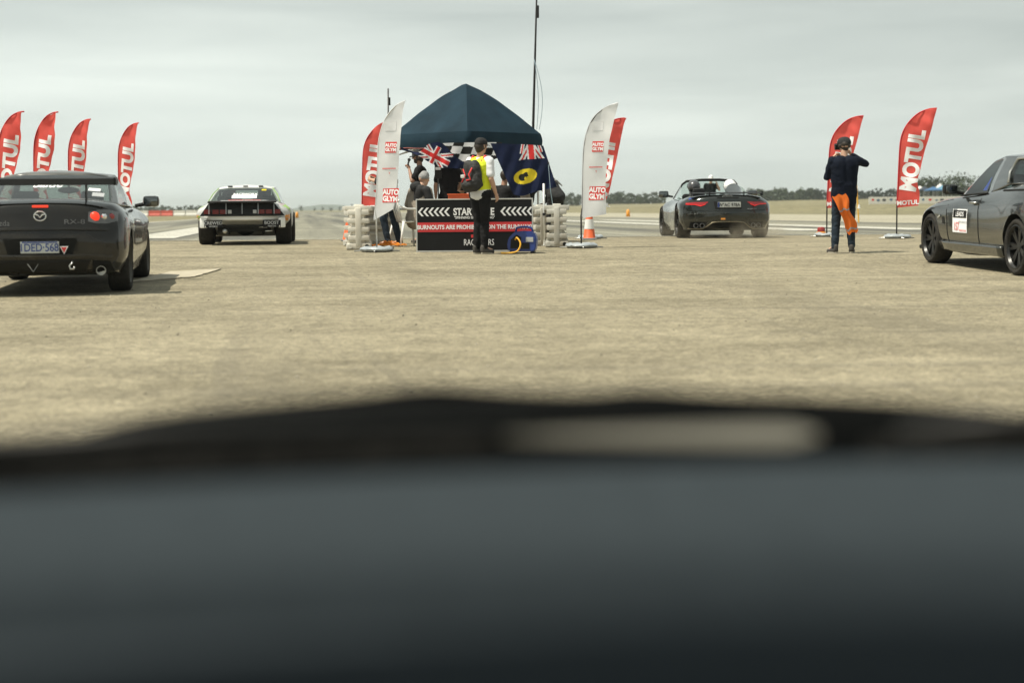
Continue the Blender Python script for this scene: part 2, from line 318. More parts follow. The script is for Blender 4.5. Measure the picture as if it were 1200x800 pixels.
def sheet(name, xs, ys, zf, m, kind='structure'):
    b = MB(); b.grid([[Vector((x, y, zf(x, y))) for x in xs(y)] for y in ys])
    o = b.build(name, m, smooth=True); o['kind'] = kind; return o
ys_near = list(np.arange(-40, 36, 1.0))+[40, 60, 80, 100, 117]
sheet('apron', lambda y: np.linspace(-150, 150, 31), ys_near, lambda x, y: gz(0, y), apron_m)
ysf = [-400, -41, 116.5, 125, 135, 145, 155, 165, 175, 185, 195, 205, 215, 240, 270, 300, 400, 500, 650, 800, 1000, 1500, 2500, 5000, 9000]
xsf = sorted(set(list(np.arange(-60, 120, 4.0))+[-9000, -4000, -1500, -700, -300, -150, -100, 130, 150, 180, 220, 300, 500, 800, 1500, 4000, 9000]))
sheet('ground', lambda y: xsf, ysf, lambda x, y: (-1.2 if y < 116 else gz(x, y)-.012), grass_m)
yr = [36.2, 60, 90, 117, 160, 220, 300, 450, 700, 1100, 1800, 2600]
sheet('runway', lambda y: [u-.125*y for u in np.linspace(-10, 22, 9)], yr, lambda x, y: .004, runway_m)
sheet('runway_shoulder', lambda y: [u-.125*y for u in np.linspace(22.0, 40, 5)], yr[1:], lambda x, y: .0045, shoulder_m)
mk = MB()
def stripe(u0, u1, y0, y1):
    n = 4; mk.grid([[Vector((u-.125*y, y, .008)) for u in (u0, u1)] for y in np.linspace(y0, y1, n)])
for u in (-8.2, -4.6, 13.0, 15.9): stripe(u, u+1.35, 39.5 if u < 0 else 43, 66 if u < 0 else 90)
stripe(-9.7, -9.3, 70, 1200)
for k in range(8): stripe(5.8, 6.2, 90+k*50, 120+k*50)
o = mk.build('runway_markings', paint_m); o['kind'] = 'structure'
b = MB(); b.grid([[Vector((x, 36.6+dy+.02*(x-5), .0085)) for x in np.linspace(-26, 26, 9)] for dy in (0, .22)]); o = b.build('start_line_marking', paint_m); o['kind'] = 'structure'

# far hill
hb = MB(); hp = [(-.5, 0), (-.42, .25), (-.3, .62), (-.18, .85), (-.05, 1), (.12, .9), (.25, .78), (.36, .55), (.5, .25), (.62, .12), (.8, 0)]
prof = catmull([(a, c) for a, c in hp], 5); hx, hy = X_at(385, 6000), 6000
rows = []
for k in range(7):
    t = k/6; s_ = math.sin(PI*t)
    rows.append([Vector((hx+p[0]*330, hy+(t-.5)*900, -2+(p[1]*25*s_)+2.2*noise.noise(Vector((p[0]*9, t*5, 3)))*s_)) for p in prof])
hb.grid(rows); hill = hb.build('hill', mat('hill_scrub', (.06, .075, .05), .9, scale=.01), smooth=True); hill['kind'] = 'structure'

# ---------------------------------------------------------------- vegetation
def crown(b, c, rx, rz, n, size, rnd, conical=False):
    cl = []
    for _ in range(max(3, n//28)):
        t = rnd.random(); a = rnd.random()*2*PI
        if conical: h = t; rr = rx*(1-h*.93)*rnd.uniform(.3, .9)
        else: h = rnd.uniform(.08, .92); rr = rx*math.sqrt(max(.05, 1-(2*h-1)**2))*rnd.uniform(.2, .75)
        cl.append((c[0]+math.cos(a)*rr, c[1]+math.sin(a)*rr, c[2]+h*rz, (rx*.42 if not conical else rx*.35*(1.15-h))))
    for k in range(n):
        q = cl[k % len(cl)]; d = Vector((rnd.gauss(0, 1), rnd.gauss(0, 1), rnd.gauss(0, .7))); d = d/ max(.2, d.length)*q[3]*rnd.uniform(.3, 1.1)
        p = Vector(q[:3])+d; s_ = size*rnd.uniform(.5, 1.25)
        u = Vector((rnd.gauss(0, 1), rnd.gauss(0, 1), rnd.gauss(0, .8))).normalized(); v = u.orthogonal().normalized(); w_ = u.cross(v)
        b.add([p-v*s_-w_*s_*.5, p+v*s_*.8-w_*s_*.4, p+v*s_*.5+w_*s_*.7, p-v*s_*.3+w_*s_*.8], [(0, 1, 2, 3)])
def treeline(name, rng, m, label, conical=.3, nn=70, seed=1, y0=820, y1=980, sc=1.0, rows=2):
    rnd = random.Random(seed); b = MB(); tr = []
    for (px0, px1, step, h0, h1) in rng:
        px = px0
        while px < px1:
            for r_ in range(rows):
                D = rnd.uniform(y0, y1); x = X_at(px+rnd.uniform(-step, step), D); z = gz(x, D)
                h = rnd.uniform(h0, h1)*sc; rx = h*rnd.uniform(.32, .55); con = rnd.random() < conical
                if con: rx *= .7
                crown(b, (x, D, z-h*.08), rx, h*1.05, nn, h*.085, rnd, con)
                b.tube([(x, D, z-.3), (x+rnd.uniform(-.3, .3), D, z+h*.55)], [h*.03, h*.012], 5, 1)
            px += step
    o = b.build(name, [m, M['bark']]); return tag(o, label, 'treeline', kind='stuff')
treeline('distant_woodland', [(120, 250, 1.6, 3.5, 5.8), (-40, 120, 5, 4, 6)], M['leaf'], 'low dark scrubby treeline along the horizon on the left', .1, 80, 3, 1050, 1250, 1.0)
treeline('distant_woodland', [(655, 780, 1.9, 4, 8), (880, 960, 1.6, 7, 10.5)], M['leaf'], 'rounded bush treeline in the middle distance behind the dark roadster', .1, 100, 5, 900, 1050, .95)
treeline('pine_plantation', [(940, 1260, 1.3, 7, 10.5)], M['pine'], 'long dense plantation of dark pines across the right horizon', .75, 90, 8, 880, 960, .80)
def lone_tree(px, D, h, w_, label, cat='tree', group=None, seed=1, m=None, nn=420, z0=None):
    rnd = random.Random(seed); g = G(px, D); t = empty('tree', g, label, cat, group)
    b = MB(); b.tube([(0, 0, -.2), (w_*.04, 0, h*.3), (-w_*.03, 0, h*.62)], [h*.035, h*.025, h*.012], 7)
    for k in range(5):
        a = k*1.3+rnd.random(); b.tube([(0, 0, h*(.3+.05*k)), (math.cos(a)*w_*.3, math.sin(a)*w_*.3, h*(.52+.06*k))], [h*.014, h*.006], 5)
    b.build('trunk', M['bark'], t, True)
    b = MB(); crown(b, (0, 0, h*.08), w_*.5, h*.92, nn, h*.05, rnd); b.build('crown', m or M['leaf'], t); return t
for i, (px, h, w_, lab) in enumerate([(352, 6.5, 9, 'small hazy tree just right of the white drift car, first of the horizon row'), (368, 4.5, 4.5, 'tiny hazy tree on the horizon, second from the drift car'), (378, 4.8, 4, 'narrow hazy tree on the horizon, third from the drift car'),
        (388.5, 5.5, 8, 'broad low hazy tree in front of the distant hill'), (398, 5, 5, 'small round hazy tree near the right foot of the distant hill'), (411, 6.5, 8, 'hazy tree on the horizon just left of the cream barrier')]):
    lone_tree(px, 1150, h*.72, w_*.7, lab, group='isolated trees on the horizon', seed=20+i, nn=200)
for i, (px, D, h, w_, lab) in enumerate([(1076, 300, 5.6, 6.0, 'bushy tree behind the distant paddock right of the last red feather flag'), (1086, 310, 6.0, 4.5, 'narrow tree rising behind the dark marquee'), (1093.5, 305, 5.8, 5.0, 'tall roundish tree behind the blue marquee'),
        (1108, 300, 5.6, 8, 'wide tree behind the pale blue marquee'), (1119, 305, 6.6, 7, 'broad tree just over the bonnet of the grey utility'), (1135, 310, 6.2, 9, 'tree largely hidden by the grey utility cab')]):
    lone_tree(px, 530, h*1.15, w_*1.7, lab, group='trees behind the spectator area', seed=50+i, nn=700)

# ---------------------------------------------------------------- far barriers and spectator area
def jersey(w_, h=.9, d=.45):
    b = MB(); poly = [(-d/2, 0), (d/2, 0), (d/2, .2), (d*.22, .42), (d*.16, h), (-d*.16, h), (-d*.22, .42), (-d/2, .2)]
    b.prism(poly, -w_/2+.02, w_/2-.02, lambda p, t: Vector((t, p[0], p[1])))
    for k in (-.25, .25): b.box((k*w_, 0, h+.03), (.12, .1, .06))
    return b
jr = jersey(1.95).build('barrier', M['far_red']); jw = jersey(1.95).build('barrier', M['far_white'])
k = 0; x = -74.0
firsts = {}
while x < -47:
    red = (int((x+74)/3.9) % 2 == 0)
    src = jr if red else jw; o = src
    if src.name in firsts: o = src.copy(); col.objects.link(o)
    firsts[src.name] = 1
    D = 265+.03*(x+50); o.location = (x, D, gz(x, D)-.01); o.rotation_euler = (0, 0, R(-2))
    tag(o, ('faded red' if red else 'dirty white')+' plastic water barrier in the long alternating row beyond the left grass', 'barrier', ('red' if red else 'white')+' barriers of the far left row')
    x += 2.0; k += 1
bn = None; bns = ['red', 'banner_blue', 'banner_dark']
for i in range(22):
    D = 214; x0 = X_at(1018, D)+i*2.55; b = MB(); b.box((0, 0, .5), (2.5, .12, .92), bev=.02)
    o_ = empty('barrier', (x0+1.25, D, gz(x0, D)-.02), 'white banner covered panel of the low barrier along the right spectator area', 'barrier', 'white banner panels along the spectator area')
    b.build('panel', M['far_white'], o_)
    rnd = random.Random(i)
    for q in range(3): MB().ball((-.8+q*.78+rnd.uniform(-.1, .1), -.062, .55+rnd.uniform(-.08, .08)), rnd.uniform(.12, .2), 8, 0, (rnd.uniform(1, 1.9), .03, 1)).build('printed_mark', M[bns[(i+q) % 3]], o_)
def marquee(px, D, w_, h, m, label, zoff=0):
    g = G(px, D); t = empty('marquee', g, label, 'marquee', 'marquees in the spectator area'); e = h*.68
    b = MB()
    n = 8
    pts = [(-1, -1), (0, -1.0), (1, -1), (1, 0), (1, 1), (0, 1), (-1, 1), (-1, 0)]
    b.grid([[Vector((p[0]*w_/2*s_, p[1]*w_/2*s_, e+(h-e)*(1-s_)**1.15)) for p in pts] for s_ in (1, .75, .5, .25, .02)], closed=True)
    b.grid([[Vector((p[0]*w_/2*1.003, p[1]*w_/2*1.003, e-dz)) for p in pts] for dz in (0, .22)], closed=True)
    b.build('canopy', m, t)
    for sx_ in (-1, 1):
        for sy in (-1, 1): MB().tube([(sx_*w_*.48, sy*w_*.48, 0), (sx_*w_*.48, sy*w_*.48, e)], .04, 6).build('leg', M['alu'], t)
marquee(1083, 425, 3.6, 3.0, M['tent_dark'], 'dark marquee at the left end of the spectator row')
marquee(1093.5, 420, 3.9, 2.9, M['tent_blue'], 'blue marquee in the middle of the spectator row')
marquee(1104, 422, 3.9, 3.2, M['tent_pale'], 'pale blue marquee next to the grey utility bonnet')
marquee(1077.5, 470, 3.0, 3.7, M['tent_white'], 'white marquee top peeking up behind the dark marquee')
marquee(1101, 470, 2.4, 4.4, M['tent_white'], 'white marquee top peeking up over the pale blue marquee')
# ================================================================ PEOPLE
class Blob:
    """overlapping tapered capsules fused into one continuous skin by a voxel remesh"""
    def __init__(s): s.b = MB()
    def cap(s, a, b, r1, r2=None, sq=1.0, axis=None, n=14):
        a = Vector(a); b = Vector(b); r2 = r1 if r2 is None else r2; d = b-a; Lg = max(d.length, 1e-4); t = d/Lg
        u = Vector(axis) if axis else t.orthogonal(); u = (u-t*u.dot(t)).normalized(); v = t.cross(u)
        prof = [(r1*math.sin(PI/2*i/4), -r1*math.cos(PI/2*i/4)) for i in range(5)]+[(r2*math.cos(PI/2*i/4), Lg+r2*math.sin(PI/2*i/4)) for i in range(5)]
        vs = []; fs = []
        for (r, h) in prof:
            r = max(r, 1e-4)
            for k in range(n):
                q = 2*PI*k/n; vs.append(a+t*h+u*(math.cos(q)*r*sq)+v*(math.sin(q)*r))
        for i in range(len(prof)-1):
            for k in range(n): fs.append((i*n+k, i*n+(k+1) % n, (i+1)*n+(k+1) % n, (i+1)*n+k))
        fs.append(tuple(range(n-1, -1, -1))); fs.append(tuple((len(prof)-1)*n+k for k in range(n)))
        s.b.add(vs, fs); return s
    def build(s, name, m, parent, voxel=.009, smooth=4, wrinkle=0, cuts=(), paint=None):
        me = s.b.mesh(name); o = bpy.data.objects.new(name, me); col.objects.link(o)
        r = o.modifiers.new('r', 'REMESH'); r.mode = 'VOXEL'; r.voxel_size = voxel
        q = o.modifiers.new('s', 'SMOOTH'); q.iterations = smooth; q.factor = .5
        m2 = eval_mesh(o); bpy.data.objects.remove(o); bpy.data.meshes.remove(me)
        bm = bmesh.new(); bm.from_mesh(m2)
        for (co, no) in cuts:                          # open hems: everything beyond the plane is dropped
            bmesh.ops.bisect_plane(bm, geom=bm.verts[:]+bm.edges[:]+bm.faces[:], plane_co=co, plane_no=no, clear_outer=True)
        if wrinkle:
            for v in bm.verts:
                p = v.co; d = noise.noise(Vector((p.x*7, p.y*7, p.z*11)))+.6*noise.noise(Vector((p.x*16+3, p.y*16, p.z*26)))
                v.co = p+v.normal*d*wrinkle
        bm.to_mesh(m2); bm.free()
        o = link_mesh(name, m2, m, parent, True)
        if paint:
            for p in m2.polygons: p.material_index = paint(p.center)
        return o
V = Vector
def hand(bl, wr, dr, pn, curl=.5, thumb_side=None):
    """palm and five fingers: dr = direction of the hand, pn = direction the palm faces"""
    dr = V(dr).normalized(); pn = V(pn); pn = (pn-dr*pn.dot(dr)).normalized(); sd_ = dr.cross(pn)
    if thumb_side is not None and sd_.dot(V(thumb_side)) < 0: sd_ = -sd_
    for k in (-1, 0, 1): bl.cap(wr, wr+dr*.085+sd_*k*.024, .021, .017, n=8)
    for k, ln in ((-1.5, .062), (-.5, .075), (.5, .082), (1.5, .072)):
        p0 = wr+dr*.088+sd_*k*.019; a1 = curl*.6; a2 = curl*1.5
        p1 = p0+(dr*math.cos(a1)+pn*math.sin(a1))*ln*.5; p2 = p1+(dr*math.cos(a2)+pn*math.sin(a2))*ln*.5
        bl.cap(p0, p1, .0095, .009, n=8); bl.cap(p1, p2, .009, .0075, n=8)
    t0 = wr+dr*.02+sd_*.022; t1 = t0+(dr*.6+sd_*.65+pn*.3).normalized()*.045; t2 = t1+(dr*.85+sd_*.2+pn*.5).normalized()*.035
    bl.cap(t0, t1, .013, .011, n=8); bl.cap(t1, t2, .011, .009, n=8)
def head(bl, c, f, up=(0, 0, 1), s=1.0):
    c = V(c); f = V(f).normalized(); up = V(up); up = (up-f*up.dot(f)).normalized(); sd_ = f.cross(up)
    bl.cap(c-f*.022*s+up*.012*s, c+f*.022*s+up*.02*s, .083*s, .078*s, .86, sd_)                  # skull
    bl.cap(c+f*.035*s-up*.02*s, c+f*.045*s-up*.075*s, .058*s, .038*s, .95, sd_)                   # face and chin
    bl.cap(c-f*.0*s-up*.055*s+sd_*.03*s, c+f*.04*s-up*.08*s, .03*s, .026*s, n=8); bl.cap(c-up*.055*s-sd_*.03*s, c+f*.04*s-up*.08*s, .03*s, .026*s, n=8)
    bl.cap(c+f*.090*s+up*.012*s, c+f*.112*s-up*.022*s, .009*s, .015*s, n=8)                       # nose
    bl.cap(c+f*.088*s+up*.028*s-sd_*.03*s, c+f*.088*s+up*.028*s+sd_*.03*s, .010*s, n=8)           # brow
    bl.cap(c+f*.083*s-up*.052*s-sd_*.016*s, c+f*.083*s-up*.052*s+sd_*.016*s, .009*s, n=8)         # lips
    for k in (-1, 1): bl.cap(c+sd_*k*.076*s+up*.018*s-f*.004*s, c+sd_*k*.078*s-up*.022*s-f*.0*s, .013*s, .009*s, .5, sd_, n=8)
def face_details(c, f, parent, up=(0, 0, 1), s=1.0, shades=False, beard=None):
    c = V(c); f = V(f).normalized(); up = V(up); up = (up-f*up.dot(f)).normalized(); sd_ = f.cross(up)
    if shades:
        b = MB()
        for k in (-1, 1): b.ball(c+f*.088*s+up*.010*s+sd_*k*.032*s, .024*s, 8, 0, (1, 1, .75)); b.tube([c+f*.085*s+up*.014*s+sd_*k*.055*s, c+sd_*k*.083*s+up*.016*s], .004, 5)
        b.build('sunglasses', M['black'], parent, True)
    else:
        for k in (-1, 1): MB().ball(c+f*.080*s+up*.008*s+sd_*k*.031*s, .012*s, 8).build('eye', M['hair'], parent, True)
    if beard:
        q = Blob(); q.cap(c+f*.042*s-up*.055*s, c+f*.05*s-up*.085*s, .05*s, .04*s); q.cap(c+sd_*.06*s-up*.03*s, c+f*.04*s-up*.08*s, .026*s); q.cap(c-sd_*.06*s-up*.03*s, c+f*.04*s-up*.08*s, .026*s)
        q.build('beard', beard, parent, .008, 2)
def hair_cap(c, f, parent, m, up=(0, 0, 1), s=1.0, low=-.02):
    c = V(c); f = V(f).normalized(); up = V(up); q = Blob()
    q.cap(c-f*.028*s+up*.016*s, c+f*.012*s+up*.03*s, .088*s, .078*s, .9, f.cross(up)); q.cap(c-f*.05*s-up*.03*s, c-f*.04*s+up*.02*s, .055*s, .06*s)
    return q.build('hair', m, parent, .008, 2)
def ball_cap(c, f, parent, m, up=(0, 0, 1), s=1.0, brim=True):
    c = V(c); f = V(f).normalized(); up = V(up); up = (up-f*up.dot(f)).normalized(); sd_ = f.cross(up)
    q = Blob(); q.cap(c-f*.02*s+up*.045*s, c+f*.022*s+up*.045*s, .094*s, .090*s, .93, sd_)
    o = q.build('cap', m, parent, .008, 2, cuts=[(c+up*.022*s, -up)])
    if brim:
        b = MB(); rows = []
        for i in range(6):
            t = i/5; w_ = .072*math.sqrt(1-(t*.9)**2)
            rows.append([c+f*(.075+.085*t)*s+sd_*w_*k*s+up*(.036-.012*t-.018*k*k)*s for k in (-1, -.5, 0, .5, 1)])
        b.grid(rows); b.grid([[p-up*.006 for p in r_] for r_ in rows]); b.build('brim', m, o, True)
    return o
def shoe(a, toe, parent, m=None, sole=None):
    a = V(a); toe = V(toe); d = (toe-a); d.z = 0; d.normalize(); side = V((-d.y, d.x, 0)); q = Blob()
    q.cap(a+V((0, 0, -.03))-d*.03, a-d*.025+V((0, 0, .02)), .04, .042); q.cap(a-d*.02+V((0, 0, -.045)), a+d*.15+V((0, 0, -.055)), .042, .04, 1.1, side); q.cap(a+V((0, 0, 0)), a+d*.1+V((0, 0, -.045)), .04, .035)
    o = q.build('shoe', m or M['shoe'], parent, .009, 3, cuts=[(V((0, 0, .012)), V((0, 0, -1)))])
    b = MB(); pts = []
    for i in range(14):
        t = 2*PI*i/14; pts.append((math.cos(t)*(.135 if math.cos(t) > 0 else .12), math.sin(t)*.046))
    b.prism(pts, .001, .022, lambda p, z: a+d*(p[0]+.055)+side*p[1]+V((0, 0, z-a.z))); b.build('sole', sole or M['sole'], o); return o
STAND = dict(P=(0, 0, .95), C=(0, 0, 1.36), N=(0, 0, 1.50), H=(0, .02, 1.655), F=(0, 1, 0), SL=(-.185, 0, 1.43), SR=(.185, 0, 1.43),
    EL=(-.25, -.02, 1.14), ER=(.25, -.02, 1.14), WL=(-.26, .06, .90), WR=(.26, .06, .90), HL=(-.09, 0, .92), HR=(.09, 0, .92), KL=(-.10, .02, .50), KR=(.10, .02, .50),
    AL=(-.11, 0, .09), AR=(.11, 0, .09), TL=(-.13, .14, .05), TR=(.13, .14, .05))
def person(loc, rz, label, pose=None, h=1.0, skin='skin', top=None, legs=None, sleeve=.45, group=None, hatfn=None, shades=False, beard=None, shoes='shoe', hem=.10, curlL=.6, curlR=.6, hand_dirs={}, hair='hair', lower=True, bulk=1.0):
    J = dict(STAND); J.update(pose or {}); J = {k: V(v) for k, v in J.items()}
    t = empty('person', loc, label, 'person', group, rz); t.scale = (h, h, h)
    side = (J['SR']-J['SL']).normalized(); up = (J['C']-J['P']).normalized(); b = Blob(); f = J['F'].normalized(); k_ = bulk
    def torso(q, e):
        for s_ in (-1, 1):
            q.cap(J['P']+side*s_*.055+up*.02, J['C']+side*s_*.07, .098*k_+e, .112*k_+e, 1.0); q.cap(J['C']+side*s_*.03-up*.06, J['C']+side*s_*.09+up*.02, .10*k_+e, .085*k_+e)
            q.cap(J['P']+side*s_*.07-up*.03, J['P']+side*s_*.06+up*.08, .10*k_+e, .095*k_+e)
        q.cap(J['SL']-up*.01, J['SR']-up*.01, .058+e, .058+e); q.cap(J['C'], (J['C']+J['N'])/2, .09+e, .06+e)
    torso(b, 0); b.cap((J['C']+J['N'])/2, (J['N']+J['H'])/2, .058, .052)
    head(b, J['H'], f)
    for s_, a in ((-1, 'L'), (1, 'R')):
        S_, E, W = J['S'+a], J['E'+a], J['W'+a]
        b.cap(S_, E, .055, .040); b.cap(E, E.lerp(W, .35), .041, .040); b.cap(E.lerp(W, .35), W, .040, .026)
        dr, pn, th = hand_dirs.get(a, ((W-E).normalized(), V((-s_, 0, 0)), V((0, 1, 0))))
        hand(b, W, dr, pn, curlL if a == 'L' else curlR, th)
        Hh, K, A, T = J['H'+a], J['K'+a], J['A'+a], J['T'+a]
        b.cap(Hh, K, .088, .056); b.cap(K, K.lerp(A, .3), .055, .055); b.cap(K.lerp(A, .3), A, .055, .036); b.cap(A, T, .036, .03)
    b.build('body', M[skin], t, .0075, 3)
    face_details(J['H'], f, t, shades=shades, beard=beard)
    if top:
        q = Blob(); torso(q, .018)
        q.cap(J['P']+up*(.02-hem), J['P']+up*.1, .125*k_, .12*k_, 1.25, side); cuts = []
        for a in 'LR':
            S_, E, W = J['S'+a], J['E'+a], J['W'+a]
            if sleeve <= 1: q.cap(S_, S_.lerp(E, sleeve+.2), .072, .066)
            else: q.cap(S_, E, .072, .056); q.cap(E, E.lerp(W, min(1, sleeve-1)), .056, .042)
        o = q.build('top', M[top], t, .010, 3, wrinkle=.007)
    if legs:
        q = Blob(); q.cap(J['HL'], J['HR'], .112, .112); q.cap(J['P']-up*.04, J['P']+up*.03, .118, .11, 1.15, side)
        for s_, a in ((-1, 'L'), (1, 'R')):
            Hh, K, A = J['H'+a], J['K'+a], J['A'+a]; q.cap(Hh, K, .102, .070); q.cap(K, K.lerp(A, .4), .069, .066); q.cap(K.lerp(A, .4), A.lerp(K, .05), .066, .055)
        q.build('trousers', M[legs], t, .010, 2, wrinkle=.008)
    for a in 'LR':
        shoe(J['A'+a], J['T'+a], t, M[shoes])
    if hatfn: hatfn(J['H'], f, t)
    if hair: hair_cap(J['H'], f, t, M[hair]) if not hatfn else None
    return t, J
def local(t, p): return t.matrix_basis @ V(p)
def in_frame_of(t, o): o.parent = None; o.matrix_basis = t.matrix_basis.copy()

# --- the marshal in the yellow vest, in front of the start board
g = G(563, 25.9)
mar, J = person(g, R(-38), 'man in yellow hi vis vest and cap standing in front of the start board', pose=dict(F=(.1, .99, 0), H=(.01, .02, 1.655), EL=(-.26, -.03, 1.15), WL=(-.24, .12, .93),
    ER=(.245, -.03, 1.15), WR=(.235, .09, .93), KR=(.07, .03, .5), AR=(.07, 0, .09), TR=(.10, .14, .05), KL=(-.06, .02, .5), AL=(-.07, -.02, .09), TL=(-.05, .13, .05)), h=1.03, top='tee_white', legs='pants', sleeve=.55, hem=.05,
    hatfn=lambda c, f, t: ball_cap(c, f, t, M['charcoal'], brim=True), shoes='shoe')
hair_cap(J['H']-V((0, 0, .02)), V((.1, .99, 0)), mar, M['hair'])
q = Blob()
for s_ in (-1, 1): q.cap((s_*.06, 0, 1.02), (s_*.075, 0, 1.36), .125, .138); q.cap((s_*.10, 0, 1.38), (s_*.07, 0, 1.45), .07, .055)
q.build('hi_vis_vest', M['hivis'], mar, .010, 3, wrinkle=.006)
b = MB()
for s_ in (-1, 1): b.tube([(s_*.11, -.10, 1.42), (s_*.12, -.02, 1.505), (s_*.125, .09, 1.46), (s_*.13, .145, 1.30), (s_*.14, .08, 1.12), (s_*.12, -.10, 1.06)], .017, 8)
bpk = tag(bpy.data.objects.new('backpack', None), 'black backpack with red straps worn by the man in the yellow vest', 'backpack'); col.objects.link(bpk); bpk.matrix_basis = mar.matrix_basis.copy()
b.build('strap', M['bag_red'], bpk, True)
q = Blob(); q.cap((-.07, -.20, 1.10), (-.06, -.19, 1.36), .115, .085); q.cap((.07, -.20, 1.10), (.05, -.19, 1.36), .115, .085); q.cap((-.05, -.29, 1.08), (.05, -.29, 1.08), .075); q.cap((-.08, -.22, 1.03), (.08, -.22, 1.03), .08)
q.build('pack_bag', M['bag_black'], bpk, .012, 3, wrinkle=.014)
b = MB(); b.tube([(-.09, -.30, 1.30), (-.02, -.33, 1.20), (-.08, -.35, 1.10)], .010, 6); b.tube([(.09, -.30, 1.32), (.05, -.335, 1.22), (.09, -.34, 1.14), (.02, -.36, 1.13)], .012, 6); b.build('trim', M['bag_red'], bpk, True)
b = MB(); b.box((-.06, -.345, 1.19), (.07, .02, .05), Euler((.2, 0, .3)), bev=.008); b.build('patch', M['white'], bpk)
# --- the photographer on the right
g = G(989, 25.2)
pho, J = person(g, R(2), 'man in navy jumper and black cap raising a camera on the right', pose=dict(F=(-.25, .97, 0), H=(.0, .03, 1.66), EL=(-.25, .08, 1.18), WL=(-.13, .19, 1.48), ER=(.36, .10, 1.38), WR=(.15, .17, 1.53),
    KL=(-.12, .02, .5), AL=(-.14, 0, .09), TL=(-.19, .13, .05), KR=(.11, .02, .5), AR=(.13, .02, .09), TR=(.17, .15, .05)), top='tee_navy', legs='jeans', sleeve=1.9, bulk=1.22, hem=.19, curlL=1.0, curlR=1.1,
    hatfn=lambda c, f, t: ball_cap(c, (-.75, .66, 0), t, M['charcoal']), hand_dirs={'L': ((.5, .5, .5), (.6, 0, -.2), (0, 0, 1)), 'R': ((-.5, .4, .6), (-.6, 0, 0), (0, 0, 1))}, hair=None)
q = Blob(); hc_ = J['H']; q.cap(hc_+V((.01, -.035, .02)), hc_+V((.01, -.03, -.03)), .074, .060); q.cap(hc_+V((-.05, -.01, .0)), hc_+V((.06, -.015, .0)), .045); q.build('hair', M['hair'], pho, .008, 2)
c = tag(bpy.data.objects.new('camera_body', None), 'black stills camera held to the face of the man in navy', 'camera'); col.objects.link(c); c.name = 'photo_camera'; c.matrix_basis = pho.matrix_basis.copy()
MB().box((-.03, .22, 1.65), (.14, .07, .10), bev=.012).box((-.03, .22, 1.71), (.05, .05, .03), bev=.008).build('housing', M['black'], c)
MB().lathe([(0, 0), (.036, 0), (.038, .05), (.042, .12), (.036, .125), (0, .11)], (-.03, .25, 1.65), 'Y', 20).build('lens', M['black'], c, True, 40)
# orange cloth hanging at his back
rows = []; 
for i in range(25):
    t_ = i/24; cx_ = lerp(-.13, .11, t_)+.012*math.sin(t_*11); w_ = lerp(.10, .085, t_)*(1+.12*math.sin(t_*9+.6)); z_ = lerp(.90, .32, t_)
    rows.append([V((cx_+w_*s_*.95, -.185+.022*math.sin(s_*4.5+t_*6)-.02*math.sin(t_*5), z_+.02*s_+.015*math.cos(s_*5)+.012*math.sin(s_*9+t_*4)*t_)) for s_ in np.linspace(-1, 1, 11)])
oc = bpy.data.objects.new('safety_cloth', None); col.objects.link(oc); tag(oc, 'crumpled orange hi vis garment hanging from the back pocket of the man in navy', 'garment'); oc.matrix_basis = pho.matrix_basis.copy()
b = MB(); b.grid(rows); f_ = b.build('cloth', M['orange_cloth'], oc, True)
for a_, z_ in ((9, 11), (21, 23)):
    b = MB(); b.grid([[p+V((0, -.006, 0)) for p in r_] for r_ in rows[a_:z_]]); b.build('reflective_band', M['reflect'], f_, True)
# --- under the tent
g = G(493, 31.3)
ann, J = person(g, R(98), 'man in black tee and cap speaking into a microphone under the blue tent', pose=dict(F=(-.1, 1, -.1), H=(0, .04, 1.655), SL=(-.19, .02, 1.43), EL=(-.20, .17, 1.19), WL=(-.02, .21, 1.42), ER=(.25, -.05, 1.15), WR=(.27, .10, .93)), h=1.0, skin='skin2',
    top='tee_black', legs='pants', sleeve=.5, hatfn=lambda c, f, t: ball_cap(c, f, t, M['charcoal']), beard=M['hair'], shades=True, curlL=1.5, hand_dirs={'L': ((.3, .3, .8), (.5, .3, 0), (0, 0, 1))})
hair_cap(J['H']-V((0, 0, .03)), V((0, 1, 0)), ann, M['hair'])
mic = bpy.data.objects.new('microphone', None); col.objects.link(mic); tag(mic, 'black handheld microphone at the mouth of the man in the black tee', 'microphone'); mic.matrix_basis = ann.matrix_basis.copy()
MB().tube([(-.0, .25, 1.44), (.0, .215, 1.575)], [.013, .018], 10).build('handle', M['black'], mic, True)
MB().ball((0, .208, 1.60), .032, 12).build('windscreen_foam', M['charcoal'], mic, True)
# seated man, back to the camera
g = G(487, 29.3)
SIT = dict(P=(0, 0, .50), C=(0, .06, .90), N=(0, .10, 1.04), H=(0, .13, 1.19), SL=(-.20, .07, .96), SR=(.20, .07, .96), EL=(-.30, .10, .72), ER=(.30, .10, .72), WL=(-.24, .34, .62), WR=(.22, .34, .62),
    HL=(-.10, 0, .48), HR=(.10, 0, .48), KL=(-.14, .42, .50), KR=(.14, .42, .50), AL=(-.15, .40, .09), AR=(.15, .38, .09), TL=(-.17, .54, .05), TR=(.17, .52, .05))
sit, J = person(g, R(-42), 'seated man in grey knit hat and hoodie by the board left end', pose=dict(SIT, F=(.05, .99, -.1), C=(0, .10, .90), N=(0, .17, 1.03), H=(0, .22, 1.16), SL=(-.20, .12, .95), SR=(.20, .12, .95)), h=1.04, top='hoodie', legs='jeans_blue', sleeve=1.95, hair=None, bulk=1.1)
q = Blob(); q.cap(J['H']+V((0, -.01, .03)), J['H']+V((0, .01, .06)), .094, .085); q.build('knit_hat', M['grey_cap'], sit, .008, 2, cuts=[(J['H']+V((0, 0, .0)), V((0, 0, -1)))])
